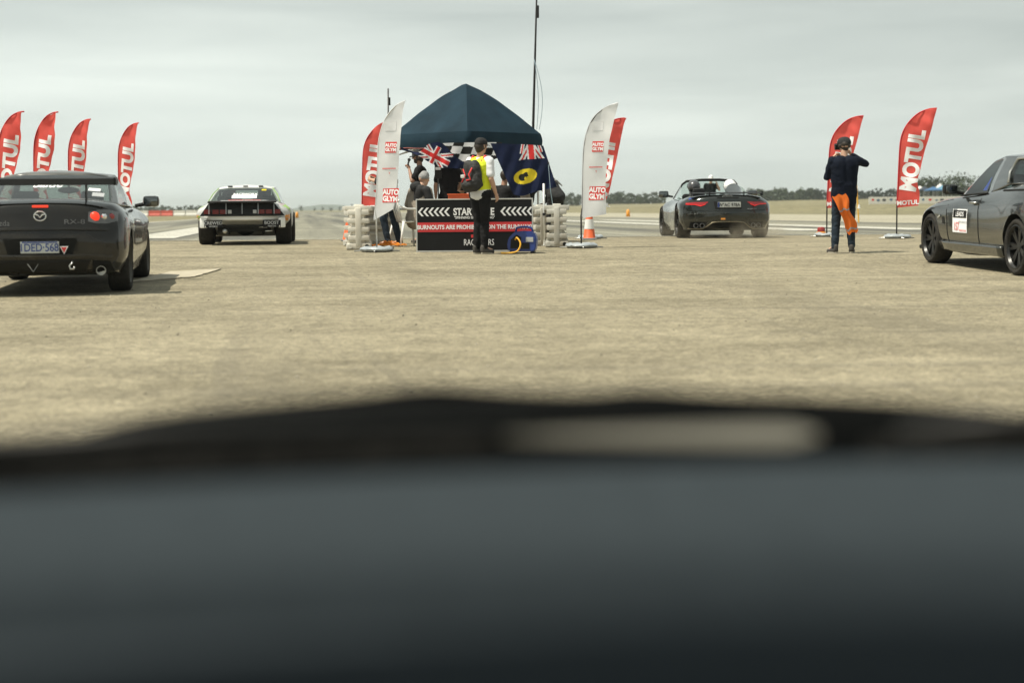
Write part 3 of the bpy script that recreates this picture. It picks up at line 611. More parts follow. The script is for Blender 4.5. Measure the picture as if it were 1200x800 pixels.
q = Blob(); q.cap((.09, .05, .95), (.03, .03, .62), .115, .10); q.cap((.20, .07, .96), (.29, .10, .74), .078, .06); q.cap((0, -.02, 1.02), (0, .04, 1.04), .085, .08)
q.build('dark_yoke', M['charcoal'], sit, .010, 3, wrinkle=.006)
# person whose head is hidden by the hanging flags
g = G(526, 31.5)
person(g, R(8), 'person in black tee whose head is hidden behind the hanging flags', pose=dict(F=(.1, 1, 0), ER=(.26, .06, 1.16), WR=(.14, .22, 1.02), EL=(-.26, .0, 1.14), WL=(-.25, .08, .9)), h=.97, top='tee_black', legs='pants', sleeve=.45)
g = G(543, 32.6)
person(g, R(170), 'person in black facing us, just behind the black backpack', pose=dict(ER=(.26, .10, 1.2), WR=(.05, .25, 1.1)), h=.93, top='tee_black', legs='pants', sleeve=.5)
# seated man right of the marshal
g = G(587, 30.6)
tr_, J = person(g, R(-40), 'dark haired seated man in black, right of the yellow vest man', pose=dict(SIT, F=(-.2, .95, -.2), WR=(.05, .40, .82), ER=(.29, .16, .74), WL=(-.05, .42, .84)), h=1.06, skin='skin2', top='tee_black', legs='pants', sleeve=.5)
g = G(607, 31.0)
person(g, R(25), 'person with fair hair and patterned clothes half hidden below the black swan flag', pose=dict(SIT, F=(.3, .9, 0)), h=.98, top='hoodie', legs='charcoal', sleeve=.6, hair='blonde')
# man behind the left white flag
g = G(455, 29.2)
left, J = person(g, R(72), 'man in dark jeans standing behind the left white feather flag by the cream barriers', pose=dict(F=(0, 1, 0), EL=(-.22, .10, 1.16), WL=(-.10, .28, 1.20), ER=(.22, .10, 1.17), WR=(.08, .28, 1.22), KL=(-.10, .05, .5), AL=(-.11, -.03, .09), TL=(-.12, .11, .05), KR=(.11, -.06, .5), AR=(.12, -.16, .09), TR=(.14, -.02, .05)), h=1.0,
    top='charcoal', legs='jeans', sleeve=.8, hatfn=lambda c, f, t: ball_cap(c, f, t, M['charcoal']), curlL=1.2, curlR=1.2)
# person leaning over the right hand barrier, black jacket with pale stripes
g = G(648, 31.2)
lean, J = person(g, R(35), 'person in dark jacket with pale stripes bending behind the right cream barrier', pose=dict(P=(0, -.1, .92), C=(0, .16, 1.12), N=(0, .28, 1.15), H=(0, .40, 1.15), SL=(-.18, .2, 1.15), SR=(.18, .2, 1.15), EL=(-.22, .38, .96), ER=(.22, .38, .96), WL=(-.15, .5, .76), WR=(.15, .5, .76), F=(0, .8, -.6), HL=(-.09, -.1, .9), HR=(.09, -.1, .9), KL=(-.1, -.02, .5), KR=(.1, -.02, .5)), h=.98, top='charcoal', legs='charcoal', sleeve=1.8)
b = MB()
for k in range(3): b.tube([(-.24+.0*k, .02+.08*k, 1.10+.03*k), (-.1, .0+.09*k, 1.21+.035*k), (.1, .0+.09*k, 1.21+.035*k), (.24, .02+.08*k, 1.10+.03*k)], .012, 6)
b.build('jacket_stripe', M['text_grey'], lean, True)
# far starter down the runway, seen over the roadster
g = G(571, 60); g = G(833, 60)
person(g, R(175), 'distant official in white cap standing on the runway beyond the open roadster', pose=dict(F=(.2, .97, 0), EL=(-.3, .1, 1.25), WL=(-.2, .2, 1.5)), h=1.02, top='tee_black', legs='pants', sleeve=.5, hatfn=lambda c, f, t: ball_cap(c, f, t, M['white']))
# ================================================================ CARS (local +X = forward, +Y = left, origin on the ground under the middle)
class Car:
    def __init__(s, label, cat, g0, heading, wb, pitch=0):
        s.root = empty('car', g0, label, cat, rot=(0, 0, 0))
        s.root.rotation_euler = (Matrix.Rotation(PI/2+heading, 3, 'Z') @ Matrix.Rotation(-pitch, 3, 'Y')).to_euler()
        s.wb = wb
    def body(s, st, rear, front, m, dark, arches, n=7, capb=.05, cavity=None, wheel_r=.34, arch_r=.40):
        """loft: st = rows of (x, zb, wb, wm, zm, ws, zs, zc); rear/front: fn(y, z) -> how far the skin is set in"""
        S_ = catmull(st, n); x0, x1 = st[0][0], st[-1][0]; rings = []
        for q in S_:
            x, zb, wb_, wm, zm, ws, zs, zc = q
            half = [(0, zb), (wb_*.6, zb), (wb_*.96, zb+.012), (wb_+.0, zb+.05), (wm*.992, (zb+zm)*.5+.02), (wm, zm), (wm*.985, zm+(zs-zm)*.6), (ws, zs), (ws-.10, zs+(zc-zs)*.5), (ws*.55, zs+(zc-zs)*.88), (0, zc)]
            hp_ = catmull(half, 3)
            ring = [(p[0], p[1]) for p in hp_]+[(-p[0], p[1]) for p in hp_[-2:0:-1]]
            rings.append((x, ring, (zb+zc)/2))
        def fin(x, y, z):
            wr = max(0, 1-(x-x0)/.8)**1.6 if x < x0+.8 else 0; wf = max(0, 1-(x1-x)/.9)**1.6 if x > x1-.9 else 0
            return V((x+wr*rear(abs(y), z)-wf*front(abs(y), z), y, z))
        rows = []
        x, ring, zc_ = rings[0]
        for k in (.02, .35, .7, .9, .975): rows.append([fin(x-(.0 if k > .95 else .012), y*k, zc_+(z-zc_)*k) for y, z in ring])
        for i, (x, ring, zc_) in enumerate(rings): rows.append([fin(x+(.02 if i == 0 else -.02 if i == len(rings)-1 else 0), y, z) for y, z in ring])
        x, ring, zc_ = rings[-1]
        for k in (.975, .9, .7, .35, .02): rows.append([fin(x+(.0 if k > .95 else .012), y*k, zc_+(z-zc_)*k) for y, z in ring])
        b = MB(); b.grid(rows, closed=True); nn = len(rows[0]); b.f.append(tuple(range(nn))); b.mi.append(0); b.f.append(tuple(range(len(b.v)-nn, len(b.v)))); b.mi.append(0)
        me = b.mesh('body'); o = bpy.data.objects.new('body', me); col.objects.link(o)
        cut = []
        for (ax, az, ar, y0) in arches:
            for sy in (-1, 1):
                c = MB(); c.lathe([(1e-4, y0), (ar, y0), (ar, 1.3), (1e-4, 1.3)], (ax, 0, az), 'Y', 40)
                c.v = [(v[0], v[1]*sy, v[2]) for v in c.v]; cm = c.mesh('c'); co = bpy.data.objects.new('c', cm); col.objects.link(co); cut.append(co)
        if cavity:
            c = MB(); x_0, x_1, w_, z0_ = cavity; c.box(((x_0+x_1)/2, 0, z0_+1), (x_1-x_0, 2*w_, 2), bev=.06); co = bpy.data.objects.new('c', c.mesh('c')); col.objects.link(co); cut.append(co)
        for co in cut:
            md = o.modifiers.new('b', 'BOOLEAN'); md.operation = 'DIFFERENCE'; md.solver = 'EXACT'; md.object = co
        m2 = eval_mesh(o) if cut else me.copy()
        for co in cut: bpy.data.objects.remove(co)
        bpy.data.objects.remove(o)
        o = link_mesh('body', m2, [m, dark], s.root, True, 38)
        while len(m2.materials) > 2: m2.materials.pop()
        for p in m2.polygons:
            c = p.center; k = 0
            for (ax, az, ar, y0) in arches:
                d = math.hypot(c.x-ax, c.z-az)
                if abs(c.y) > y0-.01 and d < ar+.004 and (abs(p.normal.y) > .9 or abs((p.normal.x*(c.x-ax)+p.normal.z*(c.z-az))/max(d, 1e-3)) > .85) and (d > ar-.02 or abs(abs(c.y)-y0) < .01): k = 1
            if cavity and cavity[0]-.01 < c.x < cavity[1]+.01 and abs(c.y) < cavity[2]+.01 and (p.normal.z > .8 and c.z < cavity[3]+.1 or abs(p.normal.z) < .5 and c.z < 3): k = 1 if (abs(abs(c.y)-cavity[2]) < .05 or c.z < cavity[3]+.1 or abs(c.x-cavity[0]) < .05 or abs(c.x-cavity[1]) < .05) else 0
            p.material_index = k
        s.bodyo = o; bm = bmesh.new(); bm.from_mesh(m2); s.bvh = BVHTree.FromBMesh(bm); bm.free(); return o
    def proj(s, face, u, v, off):
        """a point on the skin: face 'rear' takes (y, z), 'left'/'right' take (x, z), 'top' takes (x, y)"""
        if face == 'rear': o, d = V((-6, u, v)), V((1, 0, 0))
        elif face == 'front': o, d = V((6, u, v)), V((-1, 0, 0))
        elif face == 'left': o, d = V((u, 4, v)), V((0, -1, 0))
        elif face == 'right': o, d = V((u, -4, v)), V((0, 1, 0))
        else: o, d = V((u, v, 5)), V((0, 0, -1))
        h = s.bvh.ray_cast(o, d)
        if h[0] is None: return None
        return h[0]-d*off
    def patch(s, name, face, top, bot, m, off=.004, thick=.0, n=(14, 6), parent=None, smooth=True):
        """a shaped panel lying on the skin between two outlines of 2D points"""
        def res(pl, k):
            pl = [np.array(p, float) for p in pl]; t = k*(len(pl)-1); i = min(int(t), len(pl)-2); return pl[i]+(pl[i+1]-pl[i])*(t-i)
        rows = []; last = None
        for j in range(n[1]+1):
            r_ = []
            for i in range(n[0]+1):
                a = res(top, i/n[0]); c = res(bot, i/n[0]); q = a+(c-a)*j/n[1]; p = s.proj(face, q[0], q[1], off)
                if p is None: p = last or V((0, 0, 0))
                last = p; r_.append(p)
            rows.append(r_)
        b = MB(); b.grid(rows); o = b.build(name, m, parent or s.root, smooth)
        if thick:
            md = o.modifiers.new('s', 'SOLIDIFY'); md.thickness = thick; md.offset = 0
        return o
    def letter(s, name, face, body, size, u, v, m, off=.006, rot=0, parent=None, **k):
        k.setdefault('cut', .05); vs, fs = text_geo(body, size, depth=0, **k); out = []
        for p in vs:
            x, y = p.x*math.cos(rot)-p.y*math.sin(rot), p.x*math.sin(rot)+p.y*math.cos(rot)
            uu = u-x if face in ('rear', 'left') else u+x
            q = s.proj(face, uu, v+y, off); out.append(q if q else V((0, 0, .5)))
        b = MB(); b.add(out, fs); return link_mesh(name, b.mesh(name, False), m, parent or s.root)
    def house(s, pts, m, gm, bulge=.05, crown_h=.05, glass=('rear_window', 'side_window', 'windscreen'), frame=.08, seg=5):
        """greenhouse: pts = half loop rear->front of (bx,by,bz, rx,ry,rz, kind of the cell that follows)"""
        half = []
        for i, p in enumerate(pts):
            half.append((np.array(p[:6], float), p[6]))
        loop = []; kinds = []
        for i in range(len(half)-1):
            a, c, k = half[i][0], half[i+1][0], half[i][1]
            for q in range(seg): loop.append(a+(c-a)*q/seg); kinds.append((k, i))
        loop.append(half[-1][0]); full = loop+[np.array([p[0], -p[1], p[2], p[3], -p[4], p[5]]) for p in loop[-2:0:-1]]
        kf = kinds+[kinds[i] for i in range(len(kinds)-1, -1, -1)]
        ts = [0, frame*.6, .25, .5, .75, 1-frame, 1.0]; rows = []
        cx = np.mean([p[3] for p in full])
        for t in ts:
            r_ = []
            for p in full:
                q = p[:3]+(p[3:]-p[:3])*t; o = q-np.array([cx, 0, q[2]]); nrm = np.linalg.norm(o)+1e-6
                q = q+o/nrm*bulge*4*t*(1-t)*.5; r_.append(V(q))
            rows.append(r_)
        for s_ in (.93, .75, .5, .25, .01):
            rows.append([V((cx+(p[3]-cx)*s_, p[4]*s_, p[5]+crown_h*(1-s_*s_)**.8)) for p in full])
        nc = len(full); cells = {}
        for i in range(len(rows)-1):
            for j in range(nc):
                k, idx = kf[j]; key = 'paint'
                if k in 'rsw' and 1 <= i <= 4: key = k+('L' if j < len(kinds) else 'R') if k == 's' else k
                cells.setdefault(key+(str(idx) if k == 's' and key != 'paint' else ''), []).append([rows[i][j], rows[i][(j+1) % nc], rows[i+1][(j+1) % nc], rows[i+1][j]])
        s.rows = rows
        for key, qs in cells.items():
            b = MB()
            for q in qs: b.add(q, [(0, 1, 2, 3)])
            me = b.mesh('x', False); bm = bmesh.new(); bm.from_mesh(me); bmesh.ops.remove_doubles(bm, verts=bm.verts, dist=1e-4); bmesh.ops.recalc_face_normals(bm, faces=bm.faces); bm.to_mesh(me); bm.free()
            nm = 'roof' if key == 'paint' else {'r': 'rear_window', 's': 'side_window', 'w': 'windscreen'}[key[0]]; me.name = nm
            o = link_mesh(nm, me, m if key == 'paint' else gm, s.root, True, 35)
            if key == 'paint': s.roof = o; md = o.modifiers.new('s', 'SOLIDIFY'); md.thickness = .03; md.offset = -1
            if key == 'r': s.rear_glass = o
    def wheel(s, x, y, r=.33, w_=.22, rim=.24, spokes=5, rim_m=None, twist=.18, camber=0, sag=0):
        sy = 1 if y > 0 else -1; wy = w_/2
        b = MB(); o_ = MB()
        prof = [(rim, -wy*.9), (rim+.02, -wy), (r-.03, -wy*1.02), (r-.008, -wy*.86), (r, -wy*.6), (r, wy*.6), (r-.008, wy*.86), (r-.03, wy*1.02), (rim+.02, wy), (rim, wy*.9)]
        o_.lathe(prof+[prof[0]], (0, 0, 0), 'Y', 44)
        for k in (-.35, 0, .35): o_.lathe([(r+.0015, wy*(k-.05)), (r-.012, wy*k), (r+.0015, wy*(k+.05))], (0, 0, 0), 'Y', 44)
        b.lathe([(rim, -wy*.9), (rim-.02, -wy*.8), (rim-.03, 0), (rim-.02, wy*.8), (rim, wy*.92), (rim-.012, wy*.95), (rim-.03, wy*.7)], (0, 0, 0), 'Y', 40)
        b.lathe([(.0001, wy*.62), (.05, wy*.62), (.065, wy*.5), (.065, 0), (.0001, 0)], (0, 0, 0), 'Y', 20)
        for k in range(spokes):
            for dv in (-twist, twist):
                a0 = 2*PI*k/spokes; a1 = a0+dv; n0 = V((math.cos(a0), 0, math.sin(a0))); n1 = V((math.cos(a1), 0, math.sin(a1)))
                t0 = V((-math.sin(a0), 0, math.cos(a0)))*.022; t1 = V((-math.sin(a1), 0, math.cos(a1)))*.016
                p = []
                for yy in (wy*.58, wy*.30): p += [n0*.05-t0+V((0, yy, 0)), n0*.05+t0+V((0, yy, 0)), n1*(rim-.015)+t1+V((0, yy+wy*.12, 0)), n1*(rim-.015)-t1+V((0, yy+wy*.12, 0))]
                b.add(p, [(0, 1, 2, 3), (7, 6, 5, 4), (0, 4, 5, 1), (1, 5, 6, 2), (2, 6, 7, 3), (3, 7, 4, 0)])
        d = MB(); d.lathe([(.06, -.01), (rim*.78, -.01), (rim*.78, .012), (.06, .012)], (0, 0, 0), 'Y', 32)
        for q in (b, o_, d):
            if sy < 0: q.v = [(v[0], -v[1], v[2]) for v in q.v]
        wh = b.build('wheel', rim_m or M['rim_black'], s.root, True, 35); wh.location = (x, y-sy*wy, r-sag); wh.rotation_euler = (camber*sy, 0, 0)
        o_.build('tyre', M['rubber'], wh, True, 50); d.build('brake_disc', M['disc'], wh, True, 40); return wh
    def mirror(s, x, y, z, m, w_=.11, h_=.075, glass=True):
        sy = 1 if y > 0 else -1
        b = MB(); b.box((x, y, z), (.12, w_*2, h_*2), bev=.045); b.tube([(x+.03, y-sy*w_*.6, z-.03), (x+.02, y-sy*(w_+.10), z-.055)], [.028, .022], 8)
        o = b.build('wing_mirror', m, s.root, True, 50)
        if glass: b = MB(); b.box((x-.060, y, z), (.008, w_*1.6, h_*1.45), bev=.003); b.build('mirror_glass', M['mirror'], o, True)
        return o
    def seat(s, x, y, z=.35, hgt=.72, m=None):
        b = MB(); b.box((x, y, z+.05), (.5, .48, .16), bev=.05); b.box((x-.28, y, z+hgt*.45), (.16, .48, hgt*.8), Euler((0, -.2, 0)), bev=.06); b.box((x-.36, y, z+hgt*.95), (.10, .26, .18), Euler((0, -.15, 0)), bev=.045)
        return b.build('seat', m or M['charcoal'], s.root, True, 50)
    def plate(s, body, y, z, w_, h_, col_, size, x=None, m=None, band=None, **k):
        p = s.proj('rear', y, z, .0) or V((x, y, z)); x_ = (p.x if x is None else x)-.02
        b = MB(); b.box((x_, y, z), (.014, w_, h_), bev=.004); o = b.build('number_plate', m or M['plate'], s.root)
        Mx = Matrix(((0, 0, -1, x_-.0085), (-1, 0, 0, y), (0, 1, 0, z), (0, 0, 0, 1)))
        text_obj('plate_number', body, size, col_, o, Mx, **k); return o, x_
M['mirror'] = mat('mirror_silver', (.16, .17, .17), .08, 1, var=.02); M['plate'] = mat('plate_white', (.50, .52, .51), .5, var=.04)
M['rx'] = mat('black_dusty_sheen_paint', (.007, .0065, .006), .16, .0, coat=.55, spec=.22, dust=((.12, .10, .066), .28, .78))  # lower brown is dust plus the ground's reflection painted into the colour
M['rx_roof'] = mat('dusty_sheen_black_roof', (.02, .019, .017), .25, .0, coat=.6, dust=((.16, .15, .125), .5, 6))  # grey coat is dust plus the sky's sheen painted into the colour
M['jag'] = mat('dark_green_grey_paint', (.016, .020, .019), .22, .4, coat=1, spec=.3, dust=((.13, .115, .08), .20, .75))
M['ute'] = mat('dusty_gunmetal_paint', (.055, .060, .058), .20, .8, var=.03, coat=1, dust=((.13, .118, .086), .12, 1.3))
M['silv'] = mat('white_drift_livery', (.58, .59, .59), .4, coat=.2, dust=((.40, .36, .28), .5, .8))
M['green'] = mat('lime_livery', (.27, .44, .10), .5, var=.1); M['livery_orange'] = mat('livery_orange', (.75, .30, .05), .5); M['livery_pink'] = mat('livery_mauve', (.42, .34, .35), .5, var=.2)
M['dim'] = mat('dull_badge', (.12, .12, .12), .4, .5); M['well'] = mat('dark_well', (.012, .012, .011), .9)
M['glass'] = glass_mat('car_glass', (.75, .85, .8), .62); M['glass_dark'] = glass_mat('tinted_glass', (.6, .75, .72), .30, refl=.03); M['glass_clear'] = glass_mat('clear_glass', (.9, 1, .97), .86, refl=.03)
M['lamp_on'] = mat('lit_brake_lamp', (.75, .04, .01), .3, emit=((1.0, .06, .03), .55)); M['lamp_red'] = mat('red_lamp', (.30, .008, .010), .15, coat=1); M['lamp_clear'] = mat('smoked_lamp', (.10, .10, .10), .12, .3, coat=1)
M['lamp_thin'] = mat('lit_red_strip', (.6, .01, .01), .2, emit=((1.0, .04, .03), .32)); M['lamp_dim'] = mat('dark_red_lamp', (.13, .012, .012), .25)
def car_place(px, D, xloc, yloc, heading, wb):
    """origin of a car whose local point (xloc, yloc) stands at depth D under photo column px"""
    p = V((X_at(px, D), D, 0)); fw = V((-math.sin(heading), math.cos(heading), 0)); lf = V((-math.cos(heading), -math.sin(heading), 0))
    o = p-fw*xloc-lf*yloc; f_ = o+fw*wb/2; r_ = o-fw*wb/2; zf, zr = gz(f_.x, f_.y), gz(r_.x, r_.y)
    return V((o.x, o.y, (zf+zr)/2)), math.atan2(zf-zr, wb)

# ---------------------------------------------------------------- black coupe, left
hd = R(8.5); g, pt = car_place(46, 17.4, -2.2, 0, hd, 2.7)
c = Car('black dusty coupe with a high boot wing and lit brake lamp at the left edge', 'car', g, hd, 2.7, pt); c.root.name = 'coupe'
def r_rear(y, z): return .10*max(0, (z-.62)/.3)**1.0*(1 if z > .62 else 0)+.10*max(0, (.34-z)/.15)+.20*(y/.86)**3.6
def r_front(y, z): return .35*max(0, (z-.45)/.3)+.45*(y/.8)**2.6
c.body([(-2.2, .25, .70, .80, .55, .70, .92, 1.0), (-2.02, .22, .78, .86, .56, .755, .95, 1.035), (-1.7, .20, .80, .885, .6, .78, .96, 1.04), (-1.35, .19, .80, .892, .62, .79, .94, 1.0), (-.9, .17, .80, .875, .6, .78, .92, .97), (-.3, .16, .80, .862, .56, .77, .91, .95),
    (.4, .16, .80, .865, .56, .77, .90, .94), (.95, .17, .80, .885, .6, .77, .88, .93), (1.35, .18, .80, .895, .62, .76, .86, .90), (1.75, .2, .76, .86, .54, .70, .76, .80), (2.05, .2, .66, .78, .48, .60, .66, .69), (2.2, .24, .50, .62, .44, .48, .58, .60)],
    r_rear, r_front, M['rx'], M['well'], [(-1.35, .33, .375, .60), (1.35, .33, .375, .60)])
c.house([(-1.72, 0, 1.03, -.72, 0, 1.335, 'r'), (-1.66, .45, 1.03, -.70, .40, 1.33, 'r'), (-1.45, .69, .99, -.60, .575, 1.305, 'p'), (-1.20, .745, .965, -.50, .605, 1.295, 's'), (-.35, .765, .94, -.2, .62, 1.31, 'p'), (-.27, .765, .94, -.13, .62, 1.31, 's'), (.72, .75, .90, .28, .585, 1.28, 'p'),
    (.85, .70, .92, .36, .54, 1.285, 'w'), (1.05, .38, .93, .46, .3, 1.305, 'w'), (1.12, 0, .935, .5, 0, 1.31, 'w')], M['rx_roof'], M['glass'], bulge=.05, crown_h=.035)
for x in (-1.35, 1.35):
    for y in (.875, -.875): c.wheel(x, y, .325, .235, .235, 5, M['rim_dusty'], .2)
for y in (-.37, .37): c.seat(.0, y); 
c.seat(-.75, .35, .38, .5); c.seat(-.75, -.35, .38, .5)
MB().ball((.48, -.0, 1.13), 1, 12, 0, (.03, .13, .04)).tube([(.5, 0, 1.14), (.52, 0, 1.24)], .012, 6).build('rear_view_mirror', M['black'], c.root, True)
# wing
b = MB(); sec = [(-.14, -.040), (-.12, .024), (0, .040), (.10, .030), (.15, .0), (.10, -.035), (0, -.045)]
b.prism(sec, -.80, .80, lambda p, t: V((-1.95+p[0], t, 1.262+p[1]-.02*(t/.7)**2))); 
for s_ in (-1, 1): b.box((-1.95, s_*.784, 1.228), (.32, .010, .085), bev=.004)
wg = b.build('boot_wing', M['black'], c.root, True, 30)
for s_ in (-1, 1): MB().box((-1.93, s_*.47, 1.12), (.11, .014, .27), Euler((0, .25, 0)), bev=.004).build('wing_support', M['black'], wg)
# rear face: tail lamps, badge, panel, plate, lower grille
for s_ in (-1, 1):
    c.patch('tail_lamp', 'rear', [(s_*.50, .90), (s_*.60, .925), (s_*.70, .925), (s_*.80, .895)], [(s_*.50, .80), (s_*.60, .775), (s_*.70, .775), (s_*.80, .80)], M['lamp_clear'], .006)
    p = c.proj('rear', s_*.565, .848, .012); MB().lathe([(1e-4, -.012), (.04, -.008), (.053, .006), (.055, .02)], p, 'X', 24).build('brake_lamp', M['lamp_on'], c.root, True)
    for q in (.66, .735): p = c.proj('rear', s_*q, .85, .010); MB().lathe([(1e-4, -.010), (.028, -.005), (.034, .01)], p, 'X', 18).build('lamp_pod', M['lamp_red'] if q > .7 else M['chrome'], c.root, True)
p = c.proj('rear', 0, .965, .006); MB().box(p+V((.004, 0, 0)), (.02, .17, .026), bev=.007).build('high_brake_lamp', M['lamp_on'], c.root)
p = c.proj('rear', 0, .862, .012); b = MB()
b.tube([p+V((0, math.cos(a)*.062, math.sin(a)*.050)) for a in np.linspace(0, 2*PI, 25)], .008, 6); b.tube([p+V((0, .055, .022)), p+V((-.003, .02, .010)), p+V((-.004, 0, -.018)), p+V((-.003, -.02, .010)), p+V((0, -.055, .022))], .007, 6); b.build('badge', M['chrome'], c.root, True)
c.letter('script', 'rear', 'mazda', .085, .42, .79, M['dim'], bold=.0); c.letter('script', 'rear', 'RX-8', .07, -.36, .80, M['dim'], xs=1.5)
c.patch('plate_recess', 'rear', [(.39, .625), (-.39, .625)], [(.335, .44), (-.335, .44)], M['well'], .004)
pl, px_ = c.plate('1DED·568', .0, .53, .40, .125, M['text_blue'], .118, bold=.012, xs=.82)
MB().box((px_-.009, 0, .585), (.003, .37, .014)).build('plate_band', M['text_blue'], pl)
p = c.proj('rear', -.25, .50, .012); MB().prism([(-.045, .04), (.045, .04), (0, -.045)], 0, .006, lambda q, t: p+V((-t, -q[0], q[1]))).prism([(-.03, .03), (.03, .03), (0, -.03)], .006, .008, lambda q, t: p+V((-t, -q[0], q[1])), mi=1).build('triangle_sticker', [M['text_white'], M['red']], c.root)
c.patch('bumper_crease', 'rear', [(.70, .725), (.3, .742), (-.3, .742), (-.70, .725)], [(.70, .70), (.3, .712), (-.3, .712), (-.70, .70)], M['rx'], .010, .012)
c.patch('lower_grille', 'rear', [(.52, .395), (-.52, .395)], [(.46, .25), (-.46, .25)], M['black'], .005)
c.patch('diffuser_lip', 'rear', [(.74, .43), (.5, .45), (-.5, .45), (-.74, .43)], [(.74, .405), (.5, .42), (-.5, .42), (-.74, .405)], M['rx'], .018, .03)
for s_ in (-1, 1): c.patch('exhaust_cutout', 'rear', [(s_*.54, .385), (s_*.72, .37)], [(s_*.53, .25), (s_*.75, .25)], M['well'], .006); MB().lathe([(.001, .02), (.045, .02), (.045, -.05), (.05, -.05), (.05, .1)], c.proj('rear', s_*.62, .27, .0), 'X', 20).build('tailpipe', M['steel'], c.root, True, 40)
p = c.proj('rear', .08, .32, .015); MB().tube([p+V((0, .06, .04)), p+V((0, -.06, .04)), p+V((0, 0, -.05)), p+V((0, .06, .04))], .006, 6).build('triangle_trim', M['steel'], c.root)
p = c.proj('rear', -.33, .33, .03); MB().tube([p+V((.02, 0, .05)), p+V((-.01, .0, .03)), p+V((-.01, .03, -.0)), p+V((-.01, .02, -.035)), p+V((-.01, -.015, -.035)), p+V((-.01, -.025, -.01))], .010, 8).build('tow_hook', M['steel'], c.root, True)
c.mirror(.62, -.98, .985, M['rx'], .10, .068); c.mirror(.62, .98, .985, M['rx'], .10, .068)
c.patch('door_seam', 'right', [(-.30, .90), (-.28, .3)], [(-.29, .90), (-.27, .3)], M['well'], .002); c.patch('door_seam', 'right', [(.80, .86), (.82, .3)], [(.81, .86), (.83, .3)], M['well'], .002)
# stickers on the rear glass
def on_quad(o_, u, v, off): return None
rw = c.rear_glass.data; gb = bmesh.new(); gb.from_mesh(rw); gv = BVHTree.FromBMesh(gb); gb.free()
def glass_text(body, size, y, z, m, name='window_sticker', **k):
    vs, fs = text_geo(body, size, depth=0, cut=.06, **k); out = []
    for p in vs:
        h = gv.ray_cast(V((-6, y-p.x, z+p.y)), V((1, 0, 0))); out.append((h[0]-V((.006, 0, 0))) if h[0] is not None else V((-1.2, y-p.x, z+p.y)))
    b = MB(); b.add(out, fs); return link_mesh(name, b.mesh(name, False), m, c.root)
def glass_rect(y0, y1, z0, z1, m, name='window_sticker', sk=0):
    rows = []
    for z in np.linspace(z0, z1, 4):
        r_ = []
        for y in np.linspace(y0, y1, 8):
            h = gv.ray_cast(V((-6, y, z+sk*(y-y0))), V((1, 0, 0))); r_.append((h[0]-V((.005, 0, 0))) if h[0] is not None else V((-1.2, y, z)))
        rows.append(r_)
    b = MB(); b.grid(rows); return b.build(name, m, c.root)
glass_text('Saltie', .10, .02, 1.205, M['text_white'], bold=.02, shear=.3, xs=1.5); glass_rect(-.23, .18, 1.018, 1.030, M['text_white']); glass_rect(-.43, -.55, 1.13, 1.16, M['text_white'], sk=.1); glass_rect(-.48, -.60, 1.07, 1.11, M['text_grey'], sk=.1)

# ---------------------------------------------------------------- white drift car
hd = R(6.0); g, pt = car_place(284, 30.9, -2.15, 0, hd, 2.475)
c = Car('white and lime drift car with its rear bumper removed, left lane', 'car', g, hd, 2.475, pt); c.root.name = 'drift_car'
def s_rear(y, z): return .05*max(0, (z-.62)/.2)+.12*(y/.86)**3
c.body([(-2.1, .46, .80, .865, .53, .67, .75, .80), (-1.9, .42, .80, .87, .55, .68, .77, .83), (-1.25, .26, .78, .88, .57, .71, .79, .85), (-.8, .17, .77, .86, .5, .75, .79, .84), (0, .14, .77, .845, .5, .74, .77, .82), (.7, .14, .77, .85, .5, .74, .77, .82), (1.2, .18, .78, .875, .56, .74, .74, .78), (1.8, .2, .74, .84, .5, .68, .66, .69), (2.15, .2, .55, .66, .42, .5, .56, .58)],
    s_rear, r_front, M['silv'], M['well'], [(-1.2, .31, .37, .56), (1.25, .31, .37, .58)])
c.house([(-1.62, 0, .84, -.85, 0, 1.13, 'r'), (-1.56, .42, .84, -.84, .34, 1.125, 'r'), (-1.42, .665, .81, -.78, .50, 1.105, 'p'), (-1.22, .70, .80, -.66, .535, 1.10, 's'), (-.2, .72, .79, -.1, .55, 1.125, 'p'), (-.12, .72, .79, -.04, .55, 1.125, 's'), (.72, .72, .77, .25, .53, 1.10, 'p'), (.84, .68, .78, .32, .49, 1.105, 'w'), (1.05, .36, .79, .42, .3, 1.12, 'w'), (1.1, 0, .79, .45, 0, 1.125, 'w')],
    M['silv'], M['glass'], bulge=.05, crown_h=.045)
for x in (-1.2, 1.25):
    for y in (.885, -.885): c.wheel(x, y*(1.0 if x < 0 else 1.005), .315, .29 if x < 0 else .25, .235, 6, M['rim_dusty'], .12, camber=0)
b = MB()
for s_ in (-1, 1): b.tube([(-.55, s_*.56, .3), (-.55, s_*.52, 1.08), (.3, s_*.5, 1.09), (.75, s_*.62, .6)], .022, 8)
b.tube([(-.55, -.52, 1.08), (-.55, .52, 1.08)], .022, 8); b.tube([(-.55, -.54, .5), (-.55, .52, 1.06)], .018, 8); b.tube([(-.55, .55, .78), (-.55, -.55, .78)], .02, 8); b.build('roll_cage', M['charcoal'], c.root, True)
c.seat(-.1, -.35); c.seat(-.1, .35)
rw = c.rear_glass.data; gb = bmesh.new(); gb.from_mesh(rw); gv = BVHTree.FromBMesh(gb); gb.free()
glass_rect(.24, -.24, .895, .955, M['text_white']); glass_text('RACEWORX', .055, -.02, .975, M['text_white'], bold=.02, xs=1.5); glass_rect(-.32, -.41, 1.045, 1.075, M['yellow_cloth']); glass_rect(.3, -.32, .852, .862, M['red'])
for q in (.3, 0, -.3): MB().box((-.86, q, 1.135), (.05, .09, .022), bev=.006).build('roof_vane', M['black'], c.root)
